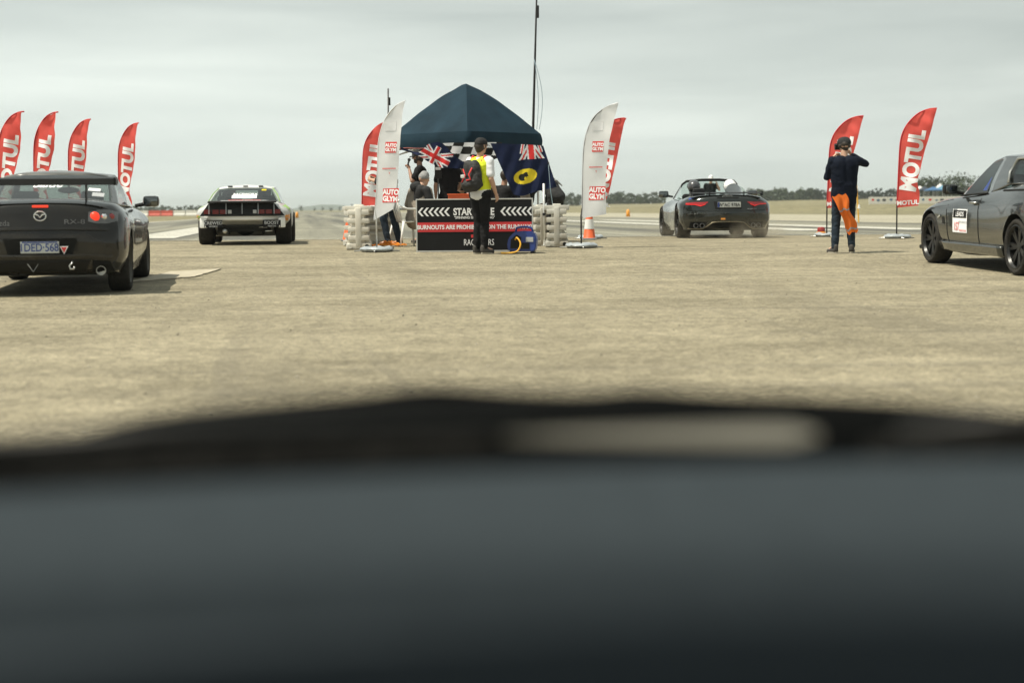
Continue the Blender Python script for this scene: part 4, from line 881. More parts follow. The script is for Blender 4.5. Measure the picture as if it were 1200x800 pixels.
# black upright boot spoiler and lamp panel
b = MB(); xs_ = -2.17
poly = [(.63, .80), (-.60, .80), (-.80, .555), (.80, .555)]
b.prism(poly, xs_, xs_+.05, lambda p, t: V((t+.25*(p[1]-.55), p[0], p[1]))); pn_ = b.build('tail_panel', M['black'], c.root)
b = MB(); b.prism([(xs_-.09, .80), (xs_+.32, .83), (xs_+.32, .845), (xs_-.10, .825)], -.64, .64, lambda p, t: V((p[0], t, p[1]))); b.build('boot_spoiler', M['charcoal'], c.root)
for q in (.62, .30, 0, -.30, -.6): MB().box((xs_-.03, q, .70), (.012, .010, .22), Euler((0, .2, 0))).build('spoiler_stay', M['steel'], c.root)
for s_ in (-1, 1):
    for q, mm_ in ((.66, 'lamp_dim'), (.50, 'lamp_dim'), (.36, 'lamp_dim'), (.235, 'text_grey')):
        z_ = .635; MB().box((xs_+.01, s_*q, z_), (.03, .12 if q > .3 else .07, .085 if q > .3 else .07), bev=.008).build('tail_lamp', M[mm_], pn_)
c.patch('rear_beam', 'rear', [(.72, .553), (-.72, .553)], [(.64, .48), (-.64, .48)], M['white'], .012, .02)
for s_ in (-1, 1): MB().box((-2.10, s_*.735, .425), (.10, .13, .19), Euler((0, .06, s_*-.25)), bev=.02).build('bumper_corner', M['white'], c.root, True, 40)
for s_, tx in ((1, 'CREWED'), (-1, 'BOOST')):
    b = MB(); b.box((-2.155, s_*.55, .405), (.015, .34, .135), bev=.004); o_ = b.build('sponsor_board', M['sign_black'], c.root)
    text_obj('sponsor_lettering', tx, .085, M['text_grey'], o_, Matrix(((0, 0, -1, -2.164), (-1, 0, 0, s_*.55), (0, 1, 0, .425), (0, 0, 0, 1))), bold=.02); text_obj('sponsor_lettering', 'WORX' if s_ > 0 else 'PERTH', .04, M['text_grey'], o_, Matrix(((0, 0, -1, -2.164), (-1, 0, 0, s_*.55), (0, 1, 0, .36), (0, 0, 0, 1))), bold=.02, xs=1.3)
b = MB(); b.tube([(-2.05, .60, .42), (-2.1, .3, .36), (-2.1, -.3, .36), (-2.05, -.60, .42)], .022, 8); b.tube([(-1.2, -.7, .31), (-1.2, .7, .31)], .035, 8); b.ball((-1.25, 0, .30), .17, 12, 0, (1.1, 1.1, .8)); b.box((-1.5, 0, .30), (.7, 1.0, .10), bev=.02)
for s_ in (-1, 1): b.tube([(-1.9, s_*.45, .45), (-1.3, s_*.35, .24), (-.6, s_*.3, .2)], .03, 8); b.tube([(-1.2, s_*.5, .3), (-1.3, s_*.5, .6)], .045, 8)
b.build('rear_subframe', M['black'], c.root, True, 40)
MB().tube([(-2.12, .34, .27), (-1.6, .34, .24)], .045, 12).build('tailpipe', M['steel'], c.root, True); MB().tube([(-2.08, -.30, .34), (-2.08, -.46, .34)], .012, 8).tube([(-2.08, -.42, .26), (-2.08, -.56, .27)], .014, 8).build('brace', M['steel'], c.root, True)
b = MB(); b.box((-1.75, 0, .5), (.5, 1.1, .12), bev=.02); b.build('fuel_cell', M['black'], c.root)
for s_ in (-1, 1):
    c.patch('green_stripe', 'left' if s_ > 0 else 'right', [(-1.9, .74), (-.9, .78), (.4, .70)], [(-1.9, .64), (-.9, .70), (.4, .60)], M['green'], .004)
    c.patch('green_panel', 'rear', [(s_*.80, .56), (s_*.855, .56)], [(s_*.80, .46), (s_*.85, .46)], M['livery_orange' if s_ < 0 else 'green'], .004)
    c.patch('orange_panel', 'left' if s_ > 0 else 'right', [(-2.0, .58), (-1.65, .58)], [(-2.0, .50), (-1.65, .50)], M['livery_orange'], .004)
c.patch('wrap_panel', 'right', [(-1.9, .82), (-1.2, .80), (-.3, .76)], [(-1.9, .60), (-1.5, .62), (-.3, .64)], M['livery_pink'], .003)
for s_ in (-1, 1):
    b = MB(); pr = [V((-1.43, s_*.678, .83)), V((-1.1, s_*.61, .98)), V((-.80, s_*.515, 1.10))]; b.tube([p+V((-.01, s_*.012, 0)) for p in pr], .009, 6); b.build('pillar_stripe', M['green'], c.root, True)


# ---------------------------------------------------------------- dark roadster, right of the tent
hd = R(2.2); g, pt = car_place(853.5, 33.5, -2.2, 0, hd, 2.62)
c = Car('dark open roadster with two helmeted occupants launching in the right lane', 'car', g, hd, 2.62, pt); c.root.name = 'roadster'
def f_rear(y, z): return .05*max(0, (z-.55)/.2)+.08*max(0, (.38-z)/.2)+.34*(y/.93)**3
c.body([(-2.2, .17, .80, .88, .5, .72, .78, .86), (-2.0, .16, .86, .94, .52, .78, .82, .90), (-1.6, .16, .86, .962, .56, .80, .83, .90), (-1.25, .16, .86, .962, .58, .80, .82, .88), (-.8, .14, .86, .925, .5, .78, .80, .86), (0, .13, .84, .89, .46, .76, .80, .84), (.6, .13, .84, .90, .46, .76, .80, .85), (1.3, .15, .84, .935, .5, .76, .78, .84), (1.8, .17, .78, .90, .48, .66, .66, .72), (2.2, .2, .55, .66, .42, .45, .5, .55)],
    f_rear, r_front, M['jag'], M['well'], [(-1.31, .345, .395, .62), (1.31, .345, .39, .62)], cavity=(-.62, .62, .66, .42))
for x in (-1.31, 1.31):
    for y in (.95 if x < 0 else .93, -.95 if x < 0 else -.93): c.wheel(x, y, .342, .27, .26, 5, M['rim_black'], .15)
for s_ in (-1, 1):
    c.patch('tail_lamp', 'rear', [(s_*.84, .735), (s_*.66, .75), (s_*.54, .745), (s_*.41, .755)], [(s_*.84, .70), (s_*.66, .69), (s_*.56, .66), (s_*.41, .735)], M['lamp_red'], .008, n=(20, 4))
    c.patch('lamp_strip', 'rear', [(s_*.84, .712), (s_*.66, .702), (s_*.56, .675), (s_*.46, .715)], [(s_*.84, .700), (s_*.66, .690), (s_*.56, .660), (s_*.46, .700)], M['lamp_thin'], .013, n=(20, 2))
c.patch('plate_recess', 'rear', [(.30, .76), (-.30, .76)], [(.27, .60), (-.27, .60)], M['black'], .004)
pl, px_ = c.plate('W°AC 978A', -.02, .69, .48, .11, M['text_black'], .10, bold=.015, xs=.85); MB().box((px_-.008, .2, .69), (.004, .04, .10)).build('plate_band', M['gen_blue'], pl)
c.patch('boot_vent', 'rear', [(.23, .845), (-.23, .845)], [(.23, .825), (-.23, .825)], M['well'], .006); c.letter('script', 'rear', 'JAGUAR', .045, 0, .875, M['steel'], bold=.02, xs=1.3); c.letter('script', 'rear', 'PROJECT 7', .03, -.50, .60, M['steel'], xs=1.4)
MB().box(c.proj('rear', .11, .40, .01), (.01, .09, .035), bev=.004).build('tow_cover', M['livery_orange'], c.root)
c.patch('bumper_crease', 'rear', [(.80, .51), (.3, .525), (-.3, .525), (-.80, .51)], [(.80, .49), (.3, .50), (-.3, .50), (-.80, .49)], M['jag'], .014, .02)
c.patch('diffuser', 'rear', [(.52, .20), (.30, .32), (0, .33), (-.30, .32), (-.52, .20)], [(.50, .16), (.3, .165), (0, .165), (-.3, .165), (-.50, .16)], M['well'], .006, n=(24, 4))
ed = []
for q in [(.80, .20), (.52, .195), (.44, .24), (.33, .325), (.2, .34), (0, .342), (-.2, .34), (-.33, .325), (-.44, .24), (-.52, .195), (-.80, .20)]:
    p = c.proj('rear', q[0], q[1], .012)
    if p: ed.append(p)
MB().tube(ed, .011, 6).build('diffuser_edge', mat('bronze_highlight', (.22, .19, .13), .35, .7), c.root, True)  # bronze colour painted in for the highlight along the diffuser rim
for s_ in (-1, 1):
    c.patch('exhaust_recess', 'rear', [(s_*.42, .34), (s_*.76, .34)], [(s_*.50, .21), (s_*.78, .21)], M['well'], .004)
    for q in (.53, .65): MB().lathe([(.001, .03), (.038, .03), (.038, -.06), (.050, -.06), (.050, .1)], c.proj('rear', s_*q, .265, .0), 'X', 20).build('tailpipe', M['dim'], c.root, True, 40)
b = MB(); b.prism([(-.13, 0), (.0, .025), (.13, .01), (0, -.008)], -.74, .74, lambda p, t: V((-2.02+p[0]+.10*(t/.74)**2, t, .955+p[1]-.03*abs(t/.74)**4))); wg = b.build('rear_wing', M['black'], c.root, True, 30)
for s_ in (-1, 1):
    MB().box((-1.98, s_*.36, .915), (.10, .014, .10), bev=.003).build('wing_support', M['black'], wg); MB().box((-1.93, s_*.745, .92), (.22, .014, .09), bev=.003).build('end_plate', M['black'], wg)
# windscreen, mirrors, headrest fairing, occupants
fr = [V((.72, .72, .84)), V((.46, .66, 1.00)), V((.22, .60, 1.15)), V((.12, .52, 1.215)), V((.08, .2, 1.24)), V((.08, -.2, 1.24)), V((.12, -.52, 1.215)), V((.22, -.60, 1.15)), V((.46, -.66, 1.0)), V((.72, -.72, .84))]
MB().tube(fr, [.02, .02, .022, .026, .03, .03, .026, .022, .02, .02], 10).build('windscreen_frame', M['black'], c.root, True)
top_ = [V((.22, .60, 1.15)), V((.12, .5, 1.215)), V((.08, .2, 1.24)), V((.08, -.2, 1.24)), V((.12, -.5, 1.215)), V((.22, -.60, 1.15))]; bot_ = [V((.72, .72, .84)), V((.82, .5, .86)), V((.88, .2, .87)), V((.88, -.2, .87)), V((.82, -.5, .86)), V((.72, -.72, .84))]
MB().grid([[a.lerp(q, t) for a, q in zip(top_, bot_)] for t in np.linspace(.04, 1, 6)]).build('windscreen', M['glass_clear'], c.root, True)
for s_ in (-1, 1): MB().grid([[V((.68, s_*.735, .82)), V((-.2, s_*.75, .81)), V((-.55, s_*.74, .81))], [V((.25, s_*.63, 1.12)), V((-.1, s_*.68, 1.06)), V((-.42, s_*.71, .96))]]).build('side_window', M['glass_clear'], c.root, True)
c.mirror(.42, .99, .935, M['jag']); c.mirror(.42, -.99, .935, M['jag'])
q = Blob(); q.cap((-.75, -.36, .93), (-1.5, -.32, .80), .20, .10); q.cap((-.70, -.36, .98), (-.72, -.36, .80), .17, .2); q.build('headrest_fairing', M['jag'], c.root, .02, 4, cuts=[(V((0, 0, .84)), V((0, 0, -1)))])
c.seat(-.25, .37, .3, .70); c.seat(-.25, -.37, .3, .70)
c.patch('rear_seam', 'rear', [(.86, .67), (.80, .58), (.4, .565), (-.4, .565), (-.80, .58), (-.86, .67)], [(.86, .662), (.80, .572), (.4, .557), (-.4, .557), (-.80, .572), (-.86, .662)], M['well'], .004, n=(30, 1))
c.patch('blue_sticker', 'rear', [(.66, .855), (.76, .835)], [(.68, .825), (.78, .80)], M['gen_blue'], .006)
c.patch('door_seam', 'left', [(-.62, .80), (-.60, .25)], [(-.61, .80), (-.59, .25)], M['well'], .002); c.patch('door_seam', 'left', [(.62, .80), (.55, .25)], [(.63, .80), (.56, .25)], M['well'], .002)
rm = c.root.matrix_basis.copy()
def occupant(y, label, hm, white=False):
    t = empty('person', (0, 0, 0), label, 'person', 'occupants of the open roadster'); Mx = rm @ Matrix.Translation((-.22, y, -.02)); t.matrix_basis = Mx
    b = Blob(); b.cap((0, 0, .42), (-.10, 0, .82), .13, .14); b.cap((-.08, .18, .88), (-.08, -.18, .88), .06); b.cap((-.08, 0, .9), (-.06, 0, 1.02), .055)
    head(b, (-.05, 0, 1.10), (1, 0, 0))
    for s_ in (-1, 1):
        b.cap((-.08, s_*.19, .87), (.12, s_*.24, .66), .052, .04); b.cap((.12, s_*.24, .66), (.38, s_*.15, .76), .04, .028); hand(b, V((.38, s_*.15, .76)), (1, -s_*.2, .1), (0, -s_, 0), 1.2, (0, 0, 1))
        b.cap((.05, s_*.1, .42), (.5, s_*.12, .52), .085, .06); b.cap((.5, s_*.12, .52), (.85, s_*.1, .3), .055, .04)
    b.build('body', M['skin'], t, .012, 3)
    q = Blob(); q.cap((0, 0, .44), (-.10, 0, .82), .15, .16); q.cap((-.08, .19, .88), (-.08, -.19, .88), .078)
    for s_ in (-1, 1): q.cap((-.08, s_*.19, .87), (.12, s_*.24, .66), .068, .055)
    q.build('top', M['tee_black'], t, .014, 3, wrinkle=.006)
    q = Blob(); q.cap((-.07, 0, 1.11), (-.02, 0, 1.13), .145, .14); q.cap((-.02, 0, 1.06), (.06, 0, 1.04), .12, .10); q.build('helmet', hm, t, .012, 4)
    MB().grid([[V((-.02+.145*math.cos(a)*math.cos(e), .147*math.sin(a), 1.12+.14*math.sin(e))) for a in np.linspace(-1.2, 1.2, 9)] for e in (-.25, 0, .3)]).build('visor', M['glass_dark'], t, True); return t
occupant(.42, 'driver in graphite grey helmet in the open roadster', M['helmet']); occupant(-.37, 'passenger in bright white helmet in the open roadster', M['helmet_white'])

# ---------------------------------------------------------------- grey utility, right edge
hd = R(5.2); g, pt = car_place(1090, 22.7, 1.5, .93, hd, 3.0)
c = Car('dusty gunmetal utility with canopy parked at the right edge', 'car', g, hd, 3.0, pt); c.root.name = 'utility_car'
c.body([(-2.5, .28, .80, .90, .6, .80, 1.06, 1.10), (-2.2, .25, .86, .945, .62, .835, 1.09, 1.13), (-1.5, .22, .88, .96, .64, .84, 1.09, 1.13), (-.85, .2, .88, .935, .6, .82, 1.04, 1.07), (-.3, .2, .88, .925, .6, .815, .985, 1.01), (.2, .19, .88, .925, .6, .81, .95, .98), (.9, .2, .88, .94, .62, .81, .90, .95), (1.5, .22, .86, .95, .64, .80, .85, .91), (2.0, .22, .86, .935, .55, .76, .76, .82), (2.42, .22, .76, .84, .48, .62, .66, .70)],
    lambda y, z: .08*max(0, (z-.6)/.3)+.2*(y/.95)**3, lambda y, z: .2*max(0, (z-.5)/.3)+.30*(y/.85)**4, M['ute'], M['well'], [(-1.5, .345, .405, .62), (1.5, .345, .40, .62)])
c.house([(-2.35, 0, 1.03, -2.15, 0, 1.42, 'r'), (-2.33, .5, 1.03, -2.12, .45, 1.42, 'r'), (-2.25, .78, 1.0, -2.05, .62, 1.40, 'p'), (-2.1, .80, 1.12, -1.95, .65, 1.42, 's'), (-.97, .80, 1.10, -.94, .65, 1.45, 'p'), (-.26, .80, .97, -.40, .63, 1.455, 's'), (.62, .79, .935, .02, .60, 1.40, 'p'),
    (.78, .74, .95, .12, .55, 1.40, 'w'), (1.0, .4, .96, .25, .33, 1.42, 'w'), (1.06, 0, .965, .3, 0, 1.425, 'w')], M['ute'], M['glass_dark'], bulge=.05, crown_h=.05)
for x in (-1.5, 1.5):
    for y in (.945, -.945): c.wheel(x, y, .345, .25, .272, 7, M['rim_black'], .13)
for y in (-.37, .37): c.seat(.05, y, .42, .75)
c.mirror(.52, 1.02, 1.03, M['black'], .095, .065); c.mirror(.52, -1.02, 1.03, M['black'], .095, .065)
for x0_, x1_ in ((-.20, -.24), (.92, .84)): c.patch('door_seam', 'left', [(x0_, .965), (x1_, .6), (x1_-.02, .30)], [(x0_-.02, .965), (x1_-.02, .6), (x1_-.040, .30)], M['well'], .003, n=(10, 1))
c.patch('door_seam', 'left', [(.84, .315), (-.24, .315)], [(.84, .305), (-.24, .305)], M['well'], .003)
o_ = MB(); p0 = c.proj('left', -.06, .86, .02); o_.tube([p0+V((.10, -.01, 0)), p0+V((.07, .022, 0)), p0+V((-.07, .022, .0)), p0+V((-.10, -.01, 0))], [.012, .016, .016, .012], 8); o_.build('door_handle', M['steel'], c.root, True)
c.patch('rocker_panel', 'left', [(1.08, .33), (-1.08, .33)], [(1.08, .20), (-1.08, .20)], M['ute'], .03, .05)
c.patch('mudflap', 'left', [(1.07, .34), (1.0, .34)], [(1.07, .14), (.98, .14)], M['black'], .02, .02)
c.patch('guard_vent', 'left', [(1.02, .66), (.93, .66)], [(.98, .56), (.90, .56)], M['black'], .004); MB().box(c.proj('left', 1.10, .66, .008), (.10, .01, .03), Euler((0, .3, 0)), bev=.003).build('badge', M['chrome'], c.root)
s_ = c.patch('door_sticker', 'left', [(.62, .77), (.13, .77)], [(.62, .46), (.13, .46)], M['text_white'], .004, n=(8, 4)); c.patch('sticker_header', 'left', [(.60, .755), (.15, .755)], [(.60, .655), (.15, .655)], M['sign_black'], .007, n=(8, 2), parent=s_)
c.letter('sticker_lettering', 'left', 'LEADS', .085, .37, .705, M['text_white'], .010, bold=.02, xs=1.15, parent=s_); c.letter('sticker_lettering', 'left', '157', .15, .47, .54, M['pink'], .008, bold=.02, xs=.8, parent=s_); c.letter('sticker_lettering', 'left', 'PERFORMANCE', .04, .27, .60, M['text_grey'], .008, bold=.02, parent=s_); c.letter('sticker_lettering', 'left', 'RACING CLUB', .035, .27, .49, M['red'], .008, bold=.02, parent=s_)
MB().tube([V((.64, .812, .945)), V((.2, .822, .965)), V((-.30, .825, .985))], .014, 6).build('belt_trim', M['black'], c.root, True)
# crumpled blue sticker on the quarter glass, shaped trims
MB().add([V((-.12, .815, 1.02)), V((-.25, .815, 1.02)), V((-.29, .76, 1.20))], [(0, 1, 2)]).build('triangle_sticker', M['gen_blue'], c.root)
MB().tube([V((-.98, .825, 1.12)), V((-.90, .775, 1.25)), V((-.92, .685, 1.42)), V((-1.4, .68, 1.435)), V((-1.95, .68, 1.415))], .018, 8).build('canopy_trim', M['steel'], c.root, True)
c.patch('tub_seam', 'left', [(-.85, 1.035), (-2.2, 1.06)], [(-.85, 1.015), (-2.2, 1.04)], M['well'], .006)
c.patch('bonnet_seam', 'left', [(2.0, .70), (1.5, .835), (.9, .895)], [(2.0, .692), (1.5, .827), (.9, .887)], M['well'], .003)
c.patch('head_lamp', 'left', [(2.02, .72), (2.22, .66)], [(2.0, .60), (2.22, .58)], M['lamp_clear'], .004)
MB().box((2.08, 0, .20), (.3, 1.66, .06), bev=.02).build('front_splitter', M['black'], c.root)
# ================================================================ FEATHER FLAGS
RED_L = [(0, .60), (.015, 1.0), (.03, 1.45), (.055, 1.88), (.12, 2.11), (.24, 2.29), (.40, 2.43), (.58, 2.50), (.73, 2.515)]
RED_R = [(.40, .64), (.425, .87), (.375, 1.10), (.43, 1.33), (.52, 1.70), (.60, 2.0), (.655, 2.24), (.69, 2.38), (.73, 2.51)]
WH_L = [(-.04, .52), (0, .85), (.03, 1.3), (.05, 1.75), (.12, 2.05), (.22, 2.24), (.34, 2.37), (.44, 2.43), (.52, 2.46)]
WH_R = [(.30, .70), (.34, .90), (.36, 1.15), (.38, 1.40), (.40, 1.60), (.43, 1.85), (.455, 2.10), (.48, 2.30), (.525, 2.455)]
WH2_R = [(.42, .57), (.42, .80), (.41, 1.05), (.42, 1.30), (.45, 1.55), (.48, 1.78), (.53, 2.00), (.58, 2.22), (.63, 2.43)]
WH2_L = [(.02, .50), (.02, .85), (.03, 1.3), (.05, 1.70), (.10, 1.95), (.20, 2.18), (.36, 2.33), (.50, 2.40), (.625, 2.435)]
def feather(px, D, kind, label, group, seed=0, k=1.0, dx=0, back=False, lean=0, Lf=None, Rf=None, rz=0, wid=1.0):
    g = G(px, D); t = empty('feather_flag', g, label, 'flag', group, rz); t.scale = (k/math.cos(rz), 1, 1); rnd = random.Random(seed)
    Lc = [(x+lean*z, z) for x, z in (Lf or (RED_L if kind == 'red' else WH_L))]; Rc = [(x*wid+(1-wid)*.1+lean*z, z) for x, z in (Rf or (RED_R if kind == 'red' else WH_R))]
    ph = rnd.uniform(0, 6); am = rnd.uniform(.7, 1.2)*(1 if kind == 'red' else .55)*(.75 if px < 200 else 1)
    def d(x, z): return -.006-am*(x-lean*z)*(.085*math.sin(x*13+z*2.1+ph)+.05*math.sin(z*7.5-x*9+ph*1.7)+.02*math.sin(z*19+x*15+ph))
    Ls = catmull(Lc, 5); Rs = catmull(Rc, 5)
    rows = []
    for a, q in zip(Ls, Rs): rows.append([V((lerp(a[0], q[0], s_), d(lerp(a[0], q[0], s_), lerp(a[1], q[1], s_)), lerp(a[1], q[1], s_))) for s_ in np.linspace(0, 1, 15)])
    b = MB(); b.grid(rows); cl = b.build('cloth', M['red_cloth' if kind == 'red' else 'white_cloth'], t, True)
    b = MB(); b.tube([V((p[0], 0, p[1])) for p in Ls], .014 if kind == 'red' else .011, 6); b.build('hem', M['red_hem' if kind == 'red' else 'white_cloth'], cl, True)
    b = MB(); b.tube([V((0, 0, .03)), V((lean*.5, 0, .62 if kind == 'red' else .55))]+[V((p[0], 0, p[1])) for p in Ls[3:38:4]], [.014]*2+[.010]*9, 8); b.build('pole', M['pole'] if px != 441 else M['alu'], t, True)
    def lettering(body, size, cx, cz, ang, m, nm='lettering', flip=False, **kw):
        kw.setdefault('bold', .03); vs, fs = text_geo(body, size, depth=0, cut=.035, **kw); out = []
        for side in ((-1,) if not flip else (-1,)):
            for p in vs:
                x = -p.x if False else p.x; y = -p.y if flip else p.y
                X_ = cx+x*math.cos(ang)-y*math.sin(ang); Z_ = cz+x*math.sin(ang)+y*math.cos(ang); out.append(V((X_, d(X_, Z_)-.007, Z_)))
        q = MB(); q.add(out, fs); return link_mesh(nm, q.mesh(nm, False), m, cl)
    def rect(x0, x1, z0, z1, m, sk=0, nm='printed_panel', off=.006):
        q = MB(); q.grid([[V((x+sk*(z-z0), d(x+sk*(z-z0), z)-off, z)) for x in np.linspace(x0, x1, 8)] for z in np.linspace(z0, z1, 6)]); return q.build(nm, m, cl)
    if kind == 'red':
        if back: lettering('MOTUL', .40, .30+lean*1.5, 1.52, R(81), M['text_white'], flip=True, xs=.90, bold=.05, spacing=1.0)
        else: lettering('MOTUL', .41*(.5+.5*wid), (.285 if wid == 1 else .262)+lean*1.5, 1.52, R(81)+lean, M['text_white'], xs=.85, bold=.05, shear=.0)
        lettering('MOTUL', .115, .205, .70, R(3), M['text_white'], bold=.04, xs=1.05)
    else:
        s_ = .12 if Lf is None else .14
        rect(s_+.05, s_+.235, 1.62, 1.80, M['red'], .06); lettering('AUTO', .075, s_+.15, 1.745, R(-3), M['text_white'], xs=.9, bold=.05); lettering('GLYM', .075, s_+.145, 1.672, R(-3), M['text_white'], xs=.9, bold=.05)
        rect(s_-.01, s_+.255, .81, 1.04, M['red'], .08); lettering('AUTO', .115, s_+.135, .98, R(-3), M['text_white'], xs=.85, bold=.05); lettering('GLYM', .115, s_+.125, .87, R(-3), M['text_white'], xs=.85, bold=.05)
        rect(s_-.0, s_+.22, 1.355, 1.375, M['pink'], .05, 'printed_rule'); lettering('Y', .05, s_+.12, 1.29, 0, M['pink']); rect(s_+.05, s_+.23, 1.98, 2.14, mat('faint_grey_print', (.68, .69, .71), .8), .08)
        lettering('the show car shine', .036, s_+.14, 1.52, R(-2), M['text_grey'], bold=0) if False else None
    # weighted base: cross legs and a soft grey water ring
    b = MB()
    for a in (.3, .3+PI/2): b.tube([V((math.cos(a)*.36, math.sin(a)*.36, .012)), V((0, 0, .035)), V((-math.cos(a)*.36, -math.sin(a)*.36, .012))], .011, 6)
    b.build('cross_foot', M['steel'], t, True)
    vs_ = []; b = MB(); rows = []
    for i in range(28):
        a = 2*PI*i/28; rr = .19+.015*math.sin(3*a+seed); h_ = .042*(1+.35*noise.noise(V((math.cos(a)*2, math.sin(a)*2, seed)))); r_ = []
        for j in range(10):
            e = 2*PI*j/10; wv = .075*(1+.18*noise.noise(V((a*3, e, seed*2.1)))); r_.append(V(((rr+wv*math.cos(e))*math.cos(a), (rr+wv*math.cos(e))*math.sin(a), h_+h_*math.sin(e)+.014*noise.noise(V((a*5, e*2, seed))))))
        rows.append(r_+[r_[0]])
    rows.append(rows[0]); b.grid(rows); b.build('water_bag', M['bag'], t, True); return t
feather(0, 30.3, 'red', 'red feather flag nearest the left edge of the photo, behind the black coupe', 'red feather flags behind the black coupe', 1, lean=-.02, rz=R(-12), k=.80)
feather(40, 30.6, 'red', 'second red feather flag from the left edge, behind the black coupe', 'red feather flags behind the black coupe', 2, lean=.0, rz=R(-16), k=.76)
feather(81, 33.0, 'red', 'third red feather flag from the left, above the right part of the black coupe roof', 'red feather flags behind the black coupe', 3, lean=-.01, rz=R(-10), k=.74)
feather(140, 34.6, 'red', 'red feather flag right beside the wing mirror of the black coupe', 'red feather flags behind the black coupe', 4, lean=-.02, rz=R(-14), k=.72)
feather(424, 34.5, 'red', 'red feather flag mostly hidden by the left white flag', 'red feather flags by the start tent', 5, rz=R(-10))
feather(692, 34.2, 'red', 'red feather flag seen from its back, behind the right white flag', 'red feather flags by the start tent', 6, back=True, Rf=[(.20, .60), (.30, .75), (.40, 1.0), (.47, 1.33), (.55, 1.65), (.62, 1.95), (.67, 2.2), (.71, 2.4), (.755, 2.51)])
feather(969, 34.3, 'red', 'red feather flag behind the man in navy', 'red feather flags on the right', 7, rz=R(-10))
feather(1051, 31.8, 'red', 'red feather flag standing alone between the man in navy and the grey utility', 'red feather flags on the right', 8, rz=R(-8))
feather(441, 26.9, 'white', 'white feather flag left of the tent by the cream barriers', 'white feather flags beside the start board', 11, rz=R(-20))
feather(681, 27.7, 'white', 'white feather flag right of the tent in front of the traffic cone', 'white feather flags beside the start board', 12, rz=R(-14), Lf=WH2_L, Rf=WH2_R)

# ================================================================ START TENT
TD = 31.6; tc_ = G(548, TD+.3); tent = empty('canopy_tent', tc_, 'dark blue pop up canopy tent over the start line crew', 'canopy tent', rz=R(45+2))
hw = 1.02; ez, tz = 1.90, 3.08
fr_ = []; n_ = 12
def per(n):
    p = []
    for k in range(4):
        for i in range(n):
            t_ = -1+2*i/n; p.append([(t_, -1), (1, t_), (-t_, 1), (-1, -t_)][k])
    return p
def tent_pt(u, v):            # u, v in -1..1 on the square
    m_ = max(abs(u), abs(v)); e = 1-m_; z = ez+.20+(tz-ez-.20)*(1-(1-e)**1.25) - .05*math.sin(PI*m_)*(1-min(abs(u), abs(v))/max(m_, .01))*m_
    z += .022*noise.noise(V((u*4, v*4, 1)))*e*2; return V((u*hw, v*hw, z))
b = MB(); N_ = 28; us = np.linspace(-1, 1, N_+1); b.grid([[tent_pt(u*s_, v*s_) for u, v in per(14)] for s_ in np.linspace(1, .01, 22)], closed=True); cn = b.build('canopy_top', M['tent'], tent, True, 25)
pp = per(16); rows = []
for j in range(6):
    t_ = j/5; rows.append([V((u*hw*(1+.015*math.sin(i*1.7)*t_+.02*math.sin(PI*t_)), v*hw*(1+.015*math.sin(i*1.7)*t_+.02*math.sin(PI*t_)), ez+.20-t_*.27+.012*math.sin(i*.9)*t_)) for i, (u, v) in enumerate(pp)])
b = MB(); b.grid(rows, closed=True); b.build('valance', M['tent'], cn, True)
b = MB(); b.tube([p+V((0, 0, -.005)) for p in rows[-1]]+[rows[-1][0]], .009, 5); b.build('valance_hem', M['tent_hem'], cn, True)
for sx_ in (-1, 1):
    for sy in (-1, 1):
        b = MB(); b.box((sx_*hw*.96, sy*hw*.96, .95), (.032, .032, 1.9)); b.box((sx_*hw*.96, sy*hw*.96, .01), (.09, .09, .015)); b.box((sx_*hw*.96, sy*hw*.96, 1.2), (.05, .05, .08)); b.build('leg', M['alu'], tent)
b = MB()
for a, q in (((-1, -1), (1, -1)), ((1, -1), (1, 1)), ((1, 1), (-1, 1)), ((-1, 1), (-1, -1))):
    a = V((a[0]*hw*.95, a[1]*hw*.95, 0)); q = V((q[0]*hw*.95, q[1]*hw*.95, 0)); m_ = (a+q)/2
    for (p1, z1), (p2, z2) in (((a, 1.93), (m_, 1.70)), ((a, 1.70), (m_, 1.93)), ((q, 1.93), (m_, 1.70)), ((q, 1.70), (m_, 1.93))): b.tube([p1+V((0, 0, z1)), p2+V((0, 0, z2))], .011, 5)
b.tube([(0, 0, 2.2), (0, 0, 3.02)], .016, 6)
for sx_ in (-1, 1):
    for sy in (-1, 1): b.tube([(sx_*hw*.93, sy*hw*.93, 1.93), (sx_*hw*.45, sy*hw*.45, 2.52), (0, 0, 2.95)], .010, 5)
b.build('truss_frame', M['alu'], tent, True)

# ---- flags hung from the eave: outlines given by their corners in the plane of the front eave
def cloth_panel(name, D, top, bot, colour, mats, label, nx=90, ny=46, wave=.05, group=None, cat='flag'):
    S_ = D/FPX; cx_, cy_ = top[len(top)//2]; o0 = P(cx_, cy_, D)
    def res(pl, k):
        q = catmull(pl, 8); t_ = k*(len(q)-1); i = min(int(t_), len(q)-2); return q[i]+(q[i+1]-q[i])*(t_-i)
    b = MB(); rows = []; pxs = []
    for j in range(ny+1):
        r_ = []; pr = []
        for i in range(nx+1):
            a = res(top, i/nx); c_ = res(bot, i/nx); q = a+(c_-a)*j/ny; lx, lz = (q[0]-cx_)*S_, (cy_-q[1])*S_
            dy = wave*(j/ny*.8+.2)*(math.sin(lx*14+lz*6)+.5*math.sin(lx*23-lz*9)); r_.append(V((lx, dy, lz))); pr.append(q)
        rows.append(r_); pxs.append(pr)
    b.grid(rows)
    k = 0
    for j in range(ny):
        for i in range(nx): q = (pxs[j][i]+pxs[j+1][i+1])/2; b.mi[k] = colour(q[0], q[1]); k += 1
    o = b.build(name, [M[m] for m in mats], None, True); o.location = o0; tag(o, label, cat, group); return o
